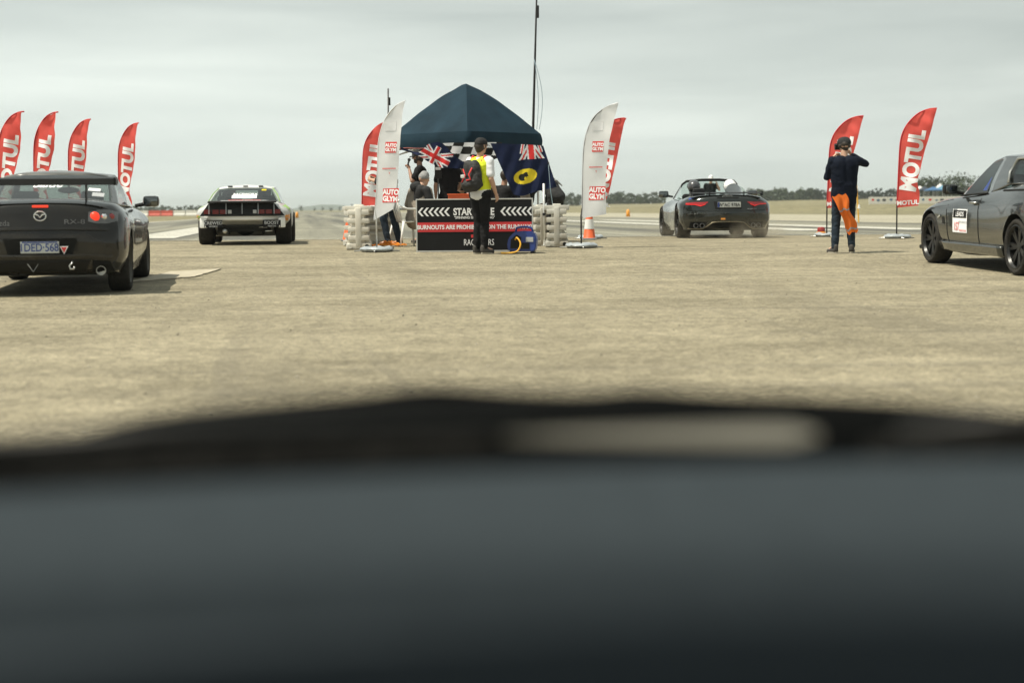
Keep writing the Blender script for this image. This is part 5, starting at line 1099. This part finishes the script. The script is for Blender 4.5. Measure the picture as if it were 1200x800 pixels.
def uj(x, y):                                  # x in -1..1 (2:1), y in -.5...5 : 0 blue, 1 white, 2 red
    if abs(x) > 1 or abs(y) > .5: return 0
    if abs(x) < .10 or abs(y) < .10: return 2
    if abs(x) < .17 or abs(y) < .17: return 1
    for s_ in (-1, 1):
        dd = abs(x-s_*2*y)/math.sqrt(5)
        if dd < .035: return 2
        if dd < .105: return 1
    return 0
def rot2(x, y, a): return x*math.cos(a)+y*math.sin(a), -x*math.sin(a)+y*math.cos(a)
def au_col(x, y):
    a, q = rot2(x-509, y-183, R(28)); return uj(a/19.0, q/24.0) if abs(a) < 19 and abs(q) < 12.0 else 0
cloth_panel('ensign_flag', 30.05, [(470, 172), (490, 178), (503, 168.5), (518, 168), (532, 182), (548, 192), (566, 193)], [(470, 175), (488, 181), (503, 190), (516, 195.5), (530, 197), (548, 197.5), (566, 197)], au_col, ['navy_flag', 'text_white_c', 'flag_red'],
    'navy ensign flag with union jack slung under the left eave of the tent', 110, 50) if M.setdefault('text_white_c', M['white_cloth']) else None
def ch_col(x, y):
    a, q = rot2(x-520, y-166, R(3)); a += .35*(q); return (int(a//12.2)+int((q+30)//8.6)) % 2
cloth_panel('chequered_flag', 30.25, [(514, 168), (535, 167), (560, 167), (588, 167)], [(524, 178), (545, 193), (565, 192), (588, 183)], ch_col, ['black_cloth', 'white_cloth'], 'black and white chequered flag under the front eave behind the yellow vest man', 100, 50, .03)
def wa_col(x, y):
    a, q = rot2(x-622, y-171, R(-4))
    if abs(a) < 17.5 and q < 15.5:
        c_ = uj(a/20*.9, max(-.49, min(.49, q/32)))
        if abs(a) < 3.2: return 2
        if abs(a) < 5.0: return 1
        # arms of the saltire fan outwards from the covered middle
        for s_ in (-1, 1):
            dd = abs(a*s_-q*.62-2)/1.17
            if dd < .9: return 2
            if dd < 3.0: return 1
            dd = abs(a*s_-(q*.25+9.5))/1.05
            if q < 8 and dd < 2.0: return 1 if dd > .8 else 2
        return 0
    a, q = rot2(x-615.3, y-206.3, R(-16)); e = (a/13.8)**2+(q/8.6)**2
    if e < 1:
        if (((a+3.2)/4.8)**2+((q-.2)/4.2)**2 < 1 and not ((a+.3)/1.6)**2+((q-3)/2.4)**2 < 1) or (abs(a-2.1) < 1.5 and -3.4 < q < .6) or (((a-1.2)/2.4)**2+((q+3.3)/1.1)**2 < 1): return 4
        return 3
    return 0
cloth_panel('state_flag', 29.9, [(575, 167.5), (596, 168.5), (618, 169.5), (636.5, 171)], [(601, 227), (612, 229), (628, 224), (652, 219)], wa_col, ['navy_flag', 'white_cloth', 'flag_red', 'yellow_cloth', 'black_cloth'],
    'navy state flag with yellow disc and black swan hanging at the right of the tent', 120, 90, .045)

# ================================================================ START BOARD
bd = G(556, 26.6); board = empty('sign_board', bd, 'wide black start line board with white chevrons and a red band', 'sign', rz=R(-.3))
w2, hh = .938, .845
b = MB(); b.box((0, .02, hh/2+.012), (2*w2, .03, hh)); b.build('panel', M['sign_black'], board)
b = MB()
for z in (.012, hh+.012): b.box((0, .02, z), (2*w2+.04, .04, .02), bev=.004)
for x in (-w2-.01, w2+.01): b.box((x, .02, hh/2), (.02, .042, hh+.04), bev=.004)
b.build('frame', M['alu'], board); b = MB()
for x in (-w2*.7, w2*.7): b.tube([(x, .04, .6), (x, .45, .01)], .014, 6)
b.build('prop', M['alu'], board)
MB().box((0, .002, .405), (2*w2-.01, .006, .155)).build('red_band', M['sign_red'], board)
def on_board(body, size, x, z, m=None, name='lettering', **k): return text_obj(name, body, size, m or M['text_white'], board, Matrix(((1, 0, 0, x), (0, 0, -1, -.003), (0, 1, 0, z), (0, 0, 0, 1))), **k)
on_board('START LINE', .160, -.01, .655, bold=.035, xs=.80); on_board('"SPINNING ISN\'T WINNING"', .058, .0, .56, bold=.02, xs=.9); on_board('BURNOUTS ARE PROHIBITED ON THE RUNWAY!', .094, .0, .405, name='band_lettering', bold=.035, xs=.905)
on_board('RACEWARS', .145, .07, .155, bold=.0, xs=.66); MB().box((.06, .003, .255), (.24, .004, .05)).build('logo_bar', M['sign_red'], board); on_board('MOTUL', .042, .06, .255, bold=.03, xs=1.1)
b = MB()
def chev(x, z, s_): return [(x+.055*1, z+.07), (x+.018, z+.07), (x-.042, z), (x+.018, z-.07), (x+.055, z-.07), (x-.003, z)]
for k in range(6):
    for x0 in (-.885+k*.086, .465+k*.086):
        if x0 > .92: continue
        pl = chev(x0, .655, 1); b.prism(pl[0:3]+[pl[5]], -.001, .003, lambda p, t: V((p[0], .004-t, p[1]))); b.prism([pl[2], pl[3], pl[4], pl[5]], -.001, .003, lambda p, t: V((p[0], .004-t, p[1])))
b.build('chevrons', M['text_white'], board)

# ================================================================ GENERATOR, CHAIR, CONES, BARRIERS
g = G(612, 26.0); t = empty('generator', g, 'blue suitcase generator with a yellow cord at the right foot of the start board', 'generator', rz=R(-8)); S2 = 1/1.0
sec = [(-.21, .03), (.20, .03), (.235, .10), (.235, .27), (.19, .345), (.02, .36), (-.12, .34), (-.215, .24), (-.235, .12)]
b = MB(); b.prism(sec, -.12, .12, lambda p, q: V((p[0], q, p[1]))); me_ = b.mesh(); bm = bmesh.new(); bm.from_mesh(me_); bmesh.ops.bevel(bm, geom=list(bm.edges), offset=.018, segments=2, affect='EDGES'); bm.to_mesh(me_); bm.free(); link_mesh('housing', me_, M['gen_blue'], t, True, 40)
MB().tube([(-.11, 0, .33), (-.09, 0, .405), (-.02, 0, .42), (.08, 0, .42), (.15, 0, .40), (.17, 0, .34)], .018, 8).build('handle', M['gen_blue'], t, True)
b = MB(); b.prism([(-.18, .08), (-.03, .08), (-.0, .26), (-.08, .30), (-.17, .22)], 0, .010, lambda p, q: V((p[0], -.122-q, p[1]))); cp = b.build('control_panel', M['black'], t)
b = MB(); b.box((.13, -.126, .22), (.12, .008, .075), bev=.003); b.build('maker_plate', M['text_grey'], t); 
MB().box((.06, -.124, .12), (.14, .008, .10), bev=.003).build('vent', M['black'], t); b = MB()
for x in (-.17, .17): b.box((x, 0, .015), (.06, .22, .03), bev=.008)
b.build('rubber_foot', M['black'], t)
cd_ = MB().tube([V(p) for p in catmull([(-.10, -.13, .22), (-.06, -.20, .25), (-.0, -.24, .16), (-.04, -.26, .05), (-.14, -.28, .015), (-.30, -.27, .012), (-.26, -.22, .012)], 6)], .013, 8).build('power_cord', M['cord_yellow'], None, True); cd_.matrix_basis = t.matrix_basis.copy(); tag(cd_, 'yellow power cord plugged into the blue generator', 'cord')

g = G(478.5, 29.3); t = empty('plastic_chair', g, 'white moulded plastic chair under the seated man in the knit hat', 'chair', rz=R(-58))
b = MB(); rows = []
for j in range(8):
    v = j/7; rows.append([V((u*.21*(1-.06*v), -.21+.42*v, .44-.03*math.sin(PI*v)*(1-u*u)+.01)) for u in np.linspace(-1, 1, 9)])
b.grid(rows); o_ = b.build('seat', M['chair'], t, True); md = o_.modifiers.new('s', 'SOLIDIFY'); md.thickness = .012
b = MB()
for k in range(6):
    x = -.16+.064*k; b.tube([(x, -.21, .45), (x*1.1, -.28, .66), (x*1.05, -.31, .82)], [.014, .014, .012], 6)
b.tube([V((.23*math.sin(a), -.31-.0*math.cos(a), .80+.06*math.cos(a))) for a in np.linspace(-PI/2, PI/2, 11)], .018, 8); b.build('backrest', M['chair'], t, True)
for s_ in (-1, 1):
    for y, y2 in ((-.2, -.30), (.19, .24)): MB().tube([(s_*.20, y, .45), (s_*.245, y2, 0)], [.028, .018], 8).build('leg', M['chair'], t, True)
    MB().tube([(s_*.215, -.29, .72), (s_*.25, -.15, .67), (s_*.26, .12, .665), (s_*.245, .22, .62), (s_*.22, .22, .45)], .018, 8).build('armrest', M['chair'], t, True)

def cone(px, D, label, h=.72, tipped=False, stripe=True, base='bag', sc=1):
    g = G(px, D); t = empty('traffic_cone', g, label, 'cone')
    MB().lathe([(.001, h), (.035, h), (.125, .035), (.13, .03), (.001, .03)], (0, 0, 0), 'Z', 28).build('cone_body', M['cone'], t, True, 40)
    if stripe:
        f_ = lambda z: .125-(.09)*(z-.035)/(h-.035)+.003
        MB().lathe([(f_(.22), .22), (f_(.42), .42)], (0, 0, 0), 'Z', 28).build('reflective_band', M['white'], t, True)
        MB().lathe([(f_(.60)-.001, .60), (f_(.66)-.001, .66)], (0, 0, 0), 'Z', 28).build('reflective_band', M['white'], t, True)
    MB().box((0, 0, .018), (.30, .30, .035), bev=.012).build('base', M['black'] if base != 'bag' else M['bag'], t, True, 40); return t
cone(690.5, 33.3, 'orange traffic cone with white bands behind the right white flag', .74)
cone(408, 34.0, 'plain orange traffic cone peeking out left of the cream barrier', .48, stripe=False)
# low warning light on the start line
g = G(962.5, 35.3); t = empty('warning_light', g, 'squat amber and red warning light on the start line left of the man in navy', 'warning light')
MB().lathe([(.001, 0), (.11, 0), (.12, .02), (.11, .075), (.085, .09), (.001, .09)], (0, 0, 0), 'Z', 24).build('base', M['amber'], t, True, 40); MB().lathe([(.075, .09), (.085, .10), (.085, .16), (.07, .185), (.001, .20)], (0, 0, 0), 'Z', 24).build('lens', M['redlens'], t, True, 40)
for (px, D, lab) in ((736, 120, 'small orange runway edge marker seen between the right white flag and the roadster'), (348, 150, 'tiny orange marker at the runway edge right of the drift car')):
    g = G(px, D); o_ = MB().lathe([(.001, 0), (.16, 0), (.13, .3), (.10, .5), (.001, .55)], (0, 0, 0), 'Z', 16).build('edge_marker', M['amber'], None, True); o_.location = g; tag(o_, lab, 'marker')
g = G(1006.5, 62); t = empty('marker_stake', g, 'thin yellow stake with a white collar on the grass behind the man in navy', 'stake'); MB().tube([(0, 0, 0), (-.05, 0, .75), (-.10, 0, 1.45)], .025, 6).build('stake', M['cord_yellow'], t); MB().tube([(0, 0, .55), (-.01, 0, .70)], [.06, .035], 8).build('collar', M['white'], t)

def water_barrier(p, rz, label, m, L_=1.15, wd=.42, ht=.78, group='plastic water barriers round the start tent', junk=True):
    t = empty('water_barrier', p, label, 'barrier', group, rz); b = MB()
    prof = [(wd*.5, 0), (wd*.5, .06), (wd*.36, .13)]
    b.box((0, 0, .05), (wd, L_, .10), bev=.02); b.box((0, 0, ht*.52), (wd*.50, L_*.95, ht*.92), bev=.02)
    for k in range(4):
        z = .19+k*(ht-.22)/3.6; w_ = wd*(.86 if k % 2 == 0 else .84)*(1 if k < 3 else 1.02)
        b.box((0, 0, z), (w_, L_, .085), bev=.014)
    b.box((0, 0, ht-.045), (wd*1.10, L_*.96, .085), bev=.014)
    b.box((0, -L_*.46, ht*.5), (wd*.24, L_*.09, ht*.9), bev=.012)
    for q in (-.3, .3): b.box((wd*.0, q*L_, ht+.01), (wd*.35, .14, .03), bev=.01)
    b.prism([(-wd*.5, 0), (-wd*.5, .10), (-wd*.28, .30), (wd*.28, .30), (wd*.5, .10), (wd*.5, 0)], -L_*.44, L_*.44, lambda q, s_: V((q[0], s_, q[1])))
    b.build('shell', m, t, True, 32)
    for q in (-1, 1): MB().tube([(q*wd*.34, -L_*.505, .05), (q*wd*.34, -L_*.53, .05)], .035, 12).build('drain_plug', M['black'] if q > 0 else m, t, True, 40)
    return t
water_barrier(G(420.5, 28.3), R(4), 'cream stepped plastic barrier, the leftmost of those round the start tent', M['barrier'], ht=.74, wd=.42)
water_barrier(G(434, 30.3), R(-30), 'brownish cream barrier tucked behind the left white flag pole', M['barrier_grey'], L_=1.2, ht=.72)
water_barrier(G(652.5, 28.6), R(-2), 'weathered cream barrier, the rightmost of those round the start tent', M['barrier_grey'], wd=.40, ht=.72)
water_barrier(G(627, 29.4), R(12), 'grey cream barrier between the tent pole and the start board', M['barrier_grey'], wd=.30, ht=.70)
b = MB(); rnd = random.Random(4)
for k in range(14):
    a = rnd.uniform(0, 6.3); r0 = rnd.uniform(.02, .30); pts = []
    for i in range(7): pts.append(V((math.cos(a+i*.7)*r0*1.25+rnd.uniform(-.03, .03), math.sin(a+i*.7)*r0*.7, .02+rnd.uniform(0, .11)*(1-r0*2.4 if r0 < .4 else 0))))
    b.tube([V(p) for p in catmull(pts, 3)], .007, 5)
o_ = b.build('extension_cord', M['cord_orange'], None, True); o_.location = G(453.5, 28.9); tag(o_, 'tangled orange extension cord by the feet of the man in dark jeans', 'cord')
# orange tub on the table edge behind the board, table
g = G(556, 30.6); t = empty('folding_table', g, 'folding table under the tent carrying an orange tub', 'table'); MB().box((0, 0, .72), (1.5, .6, .035), bev=.01).build('tabletop', M['text_grey'], t)
for sx_ in (-.65, .65):
    for sy in (-.24, .24): MB().tube([(sx_, sy, 0), (sx_, sy, .71)], .014, 6).build('leg', M['charcoal'], t)
o_ = MB().box((0, 0, .09), (.46, .26, .18), bev=.025).box((0, 0, .185), (.49, .29, .02), bev=.008).build('storage_tub', M['cone'], None, True, 40); o_.location = G(540, 30.5)+V((0, 0, .74)); tag(o_, 'orange storage tub on the table just left of the yellow vest man', 'tub')
# dark equipment stand between announcer and tee shirt man
g = G(514, 31.0); t = empty('screen_stand', g, 'thin stand holding a small dark screen left of the headless looking black tee', 'stand'); t['label'] = 'thin black pole and screen beside the person whose head is behind the flags'
MB().tube([(0, 0, 0), (0, 0, 1.25)], .014, 6).build('pole', M['pole'], t); MB().box((0, 0, 1.36), (.13, .04, .26), bev=.01).build('screen_case', M['black'], t); MB().box((-.0, -.022, 1.42), (.10, .004, .05)).build('screen', M['text_grey'], t); MB().box((0, 0, .012), (.3, .3, .02), bev=.006).build('foot', M['pole'], t)

# ================================================================ MASTS
g = G(621, 34.6); tp = P(629.5, -25, 34.6); t = empty('antenna_mast', g, 'tall thin antenna mast leaning slightly right behind the tent', 'mast'); d_ = tp-g
MB().tube([V((0, 0, 0)), d_*.35, d_*.7, d_], [.034, .030, .022, .016], 8).build('pole', M['charcoal'], t, True)
b = MB(); q = P(630, 14, 34.6)-g; b.box(q, (.06, .06, .26), bev=.01); b.build('antenna_head', M['charcoal'], t)
for k, (x0, x1) in enumerate(((629, 634), (632, 637))):
    pts = [P(lerp(626, x0, t_)+3.2*math.sin(t_*PI)*(1+k), lerp(70, 152, t_), 34.4+.1*k) for t_ in np.linspace(0, 1, 10)]; o_ = MB().tube([p-pts[0] for p in pts], .006, 5).build('antenna_cable', M['cable'], None, True); o_.location = pts[0]
    tag(o_, ('left' if k == 0 else 'right')+' strand of the two pale cables hanging from the tall mast to the tent', 'cable', 'cables hanging from the tall mast')
g = G(455, 33.4); tp = P(454.8, 104, 33.4); t = empty('antenna_mast', g, 'short black antenna pole sticking up behind the left white flag', 'mast'); MB().tube([(0, 0, 0), tp-g], [.022, .016], 8).build('pole', M['pole'], t, True); q = P(456.5, 119, 33.4)-g; MB().box(q, (.035, .035, .16)).build('antenna_head', M['black'], t)
g = G(648, 29.0); o_ = MB().tube([V((0, 0, .70)), P(645, 222, 29)-g, P(642.5, 191, 29)-g], [.009, .006, .004], 6).build('whip_antenna', M['cable'], None, True); o_.location = g; tag(o_, 'thin whip antenna rising from the right cream barrier', 'antenna'); MB().ball(P(642.5, 191, 29)-g, .018, 8).build('tip', M['black'], o_, True)
g = G(637.5, 28.7); t = empty('tent_pole', g, 'loose aluminium pole standing between the grey barrier and the right barrier', 'pole'); MB().tube([(0, 0, 0), (0, 0, 1.1)], .020, 10).build('tube', M['alu'], t, True); MB().box((.0, 0, .56), (.055, .055, .05), bev=.01).build('clamp', M['charcoal'], t); MB().box((0, 0, .008), (.10, .10, .014)).build('foot_plate', M['alu'], t)

# ================================================================ BOARD LYING ON THE GROUND, STONES
b = MB(); p0 = G(186, 21.2); L1 = G(195, 22.0); pts = [G(150, 19.9), G(226, 20.8), G(258, 22.6), G(196, 21.9)]
c_ = sum(pts, V((0, 0, 0)))/4; poly = []
for i_ in range(4):
    a_, q_ = pts[i_]-c_, pts[(i_+1) % 4]-c_
    for k_ in range(9): w_ = a_.lerp(q_, k_/9)*(1+.07*noise.noise(V((i_*3+k_*.8, 1, 2)))); poly.append((w_.x, w_.y))
o_ = b.prism(poly, .005, .016, lambda p, z: V((p[0], p[1], z+gz(0, c_.y+p[1])-gz(0, c_.y)))).build('ground_sheet', M['cardboard']); o_.location = c_; tag(o_, 'pale worn sheet lying flat on the asphalt right of the black coupe', 'sheet')
rnd = random.Random(11); b = MB()
for _ in range(1500):
    D = rnd.uniform(6.5, 34); x = rnd.uniform(-.34, .34)*D; s_ = rnd.choice([.003, .004, .005, .007])*rnd.uniform(.7, 1.3); z = gz(0, D)
    b.ball((x, D, z+s_*.4), s_, 5, 0 if rnd.random() < .85 else 1, (rnd.uniform(.8, 1.6), rnd.uniform(.8, 1.4), .7))
o_ = b.build('gravel', [M['sole'], M['charcoal']]); tag(o_, 'loose stone chips scattered over the dusty asphalt', 'gravel', kind='stuff')
M['launch_dust'] = m = bpy.data.materials.new('launch_dust'); m.use_nodes = True; n = m.node_tree.nodes; l = m.node_tree.links; n.clear(); o = n.new('ShaderNodeOutputMaterial'); pv = n.new('ShaderNodeVolumePrincipled'); pv.inputs['Color'].default_value = (.75, .66, .50, 1); tcn = n.new('ShaderNodeTexCoord'); z = n.new('ShaderNodeTexNoise'); z.inputs['Scale'].default_value = 1.6; z.inputs['Detail'].default_value = 4
l.new(tcn.outputs['Object'], z.inputs['Vector']); sp = n.new('ShaderNodeSeparateXYZ'); l.new(tcn.outputs['Object'], sp.inputs[0]); q1 = n.new('ShaderNodeMapRange'); q1.inputs['From Min'].default_value = .5; q1.inputs['From Max'].default_value = .72; q1.inputs['To Max'].default_value = 1.5; l.new(z.outputs[0], q1.inputs['Value'])
q2 = n.new('ShaderNodeMapRange'); q2.inputs['From Min'].default_value = .42; q2.inputs['From Max'].default_value = .02; l.new(sp.outputs[2], q2.inputs['Value']); q3 = n.new('ShaderNodeMath'); q3.operation = 'MULTIPLY'; l.new(q1.outputs[0], q3.inputs[0]); l.new(q2.outputs[0], q3.inputs[1])
ln = n.new('ShaderNodeVectorMath'); ln.operation = 'LENGTH'; mpz = n.new('ShaderNodeMapping'); mpz.inputs['Scale'].default_value = (1/2.1, 1/1.0, 0); l.new(tcn.outputs['Object'], mpz.inputs[0]); l.new(mpz.outputs[0], ln.inputs[0]); q4 = n.new('ShaderNodeMapRange'); q4.inputs['From Min'].default_value = 1.0; q4.inputs['From Max'].default_value = .3; l.new(ln.outputs[1], q4.inputs['Value'])
q5 = n.new('ShaderNodeMath'); q5.operation = 'MULTIPLY'; l.new(q3.outputs[0], q5.inputs[0]); l.new(q4.outputs[0], q5.inputs[1]); l.new(q5.outputs[0], pv.inputs['Density']); l.new(pv.outputs[0], o.inputs['Volume'])
o_ = MB().box((0, 0, .27), (4.4, 2.1, .5)).build('tyre_dust', M['launch_dust']); o_.location = G(853, 33.3); o_.location.z += .0; tag(o_, 'thin dust kicked up behind the rear wheels of the open roadster', 'dust', kind='stuff')

# ================================================================ THE CAR THE PHOTO IS TAKEN FROM
gz0 = gz(0, 0); cc = empty('camera_car', (0, .9, gz0), 'car we look out of: dark grey dashboard and black bonnet across the foreground', 'car')
def rel(p): return V(p)-V((0, .9, gz0))
M['dash'] = mat('dash_vinyl', (.031, .039, .045), .9, var=.12, scale=40, spec=.04, bump=.1); M['cowl'] = mat('cowl_plastic', (.003, .003, .003), .9, var=.2, spec=.03); M['bonnet'] = mat('black_bonnet_paint', (.0035, .004, .004), .8, spec=.04); M['reflection_pale'] = mat('pale_bonnet_reflection', (.115, .11, .092), .8, var=.06)
def yedge(x): return 1.27+.17*x-.10*x*x
rows = []
for j, t_ in enumerate(np.linspace(0, 1, 26)):
    r_ = []
    for x in np.linspace(-.82, .82, 40):
        y = lerp(.42, yedge(x), t_); z = -.200-.012*(x/.8)**2+.004*math.sin(t_*PI)-.10*max(0, (t_-.965)/.035)**2-.16*max(0, (.12-t_)/.12)**2
        r_.append(rel((x, y, EYE+z)))
    rows.append(r_)
b = MB(); b.grid(rows); b.build('dashboard', M['dash'], cc, True)
_rp = catmull(list(zip([-400, 0, 150, 300, 420, 500, 580, 680, 760, 860, 1000, 1200, 1600], [560, 520, 490, 474, 463, 454, 459, 463, 458, 464, 468, 480, 520])), 8)
def RI(px): return np.interp(px, [p[0] for p in _rp], [p[1] for p in _rp])
def ridge(x):
    px = 600+x/1.5*FPX; py = np.interp(px, [-400, 0, 150, 300, 420, 500, 560, 680, 760, 860, 1000, 1200, 1600], [560, 520, 490, 474, 462, 453, 459, 462, 457, 464, 468, 480, 520]) if False else float(RI(px)); return -(py-245+ (px-600)*.0087)/FPX*1.5
rows = []
for y, dz, tt in ((1.46, -.10, 0), (1.48, -.03, 0), (1.50, 0, 1), (1.56, -.004, 1), (1.8, -.035, 1), (2.1, -.09, 1), (2.35, -.17, 1), (2.5, -.30, 1), (2.55, -.5, 1)):
    rows.append([rel((x, y, EYE+ridge(x)*(1 if y < 1.7 else 1)+dz-.05*(abs(x)/.85)**4)) for x in np.linspace(-.86, .86, 80)])
b = MB(); b.grid(rows); b.build('bonnet', M['bonnet'], cc, True)
b = MB(); b.grid([[rel((x, y, EYE+z-.02*(abs(x)/.85)**2)) for x in np.linspace(-.86, .86, 40)] for y, z in ((1.15, -.31), (1.3, -.262), (1.42, -.235), (1.462, -.25), (1.47, -.33))]); b.build('cowl', M['cowl'], cc, True)
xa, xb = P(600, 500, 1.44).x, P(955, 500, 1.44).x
b = MB(); b.grid([[rel(P(lerp(590, 960, t_), 509+(y_-509)*(.12+.88*t_**.75)*(1-max(0, (t_-.86)/.14)**2*.75)+(1-t_)*2, 1.45-.02*(k))) for t_ in np.linspace(0, 1, 12)] for k, y_ in enumerate((495, 502, 512, 522))]); o_ = b.build('reflection_strip', M['reflection_pale'], cc, True)  # pale strip painted in for the sky's reflection on the bonnet
for (a, q) in (((-.62, 1.36, -.212), (.02, 1.43, -.190)), ((.34, 1.42, -.203), (.74, 1.46, -.186))):
    A = V(a); B_ = V(q); wp = MB().tube([rel(A+V((0, 0, EYE))), rel(A.lerp(B_, .5)+V((0, 0, EYE+.010))), rel(B_+V((0, 0, EYE)))], [.011, .009, .006], 8).build('wiper_arm', M['black'], cc, True); MB().box(rel(A.lerp(B_, .55)+V((0, -.008, EYE-.014))), (.50, .008, .018), Euler((0, -.03, .1))).build('wiper_blade', M['rubber'], wp)
ws_ = [[rel((x, lerp(yedge(x)+.08, .67-.10*x*x, t_)+.04*math.sin(PI*t_), EYE+lerp(-.215, .33-.04*x*x*2, t_))) for x in np.linspace(-.70+.12*t_, .70-.12*t_, 16)] for t_ in np.linspace(0, 1, 10)]
b = MB(); b.grid(ws_); b.build('windscreen', glass_mat('windscreen_glass', (.99, 1, .985), .985, refl=.008, fres=.2, band=(1.215, 1.42)), cc, True)
b = MB(); b.grid([[rel((x, y-(.30*x*x if y > .5 else 0), EYE+.335-.05*(x/.7)**2+(.03 if y < 0 else 0))) for x in np.linspace(-.64, .64, 12)] for y in (.68, .4, -.3, -.9, -1.3)]); o_ = b.build('roof', M['bonnet'], cc, True); md = o_.modifiers.new('s', 'SOLIDIFY'); md.thickness = .03  # unseen roof, its front edge carried forward to shade the near dash
for s_ in (-1, 1): MB().tube([rel((s_*.76, 1.22, EYE-.24)), rel((s_*.70, .98, EYE+.07)), rel((s_*.62, .64, EYE+.29)), rel((s_*.62, -.5, EYE+.33))], .032, 8).build('pillar', M['bonnet'], cc, True); MB().grid([[rel((s_*(.80+.03*k), y, EYE-.22-.16*k)) for y in (-1.0, 0, .7, 1.3, 1.9, 2.45)] for k in range(5)]).build('side_panel', M['bonnet'], cc, True)
for x in (-.74, .74):
    o_ = MB().lathe([(.22, -.1), (.31, -.1), (.33, -.07), (.33, .07), (.31, .1), (.22, .1)], (0, 0, 0), 'Y', 32, rot=Matrix.Rotation(PI/2, 3, 'Z')).build('wheel', M['rubber'], cc, True, 40); o_.location = (x, .95, .33)

# ================================================================ HAZE
m = bpy.data.materials.new('haze'); m.use_nodes = True; n = m.node_tree.nodes; n.clear(); o = n.new('ShaderNodeOutputMaterial'); pv = n.new('ShaderNodeVolumePrincipled'); pv.inputs['Color'].default_value = (.86, .92, .90, 1); pv.inputs['Density'].default_value = HAZE if 'HAZE' in globals() else .00016; pv.inputs['Anisotropy'].default_value = .2
m.node_tree.links.new(pv.outputs[0], o.inputs['Volume'])
o_ = MB().box((0, 4500, 28), (19000, 9900, 62)).build('haze', m); o_['kind'] = 'stuff'; tag(o_, 'thin pale haze lying over the whole airfield', 'haze')
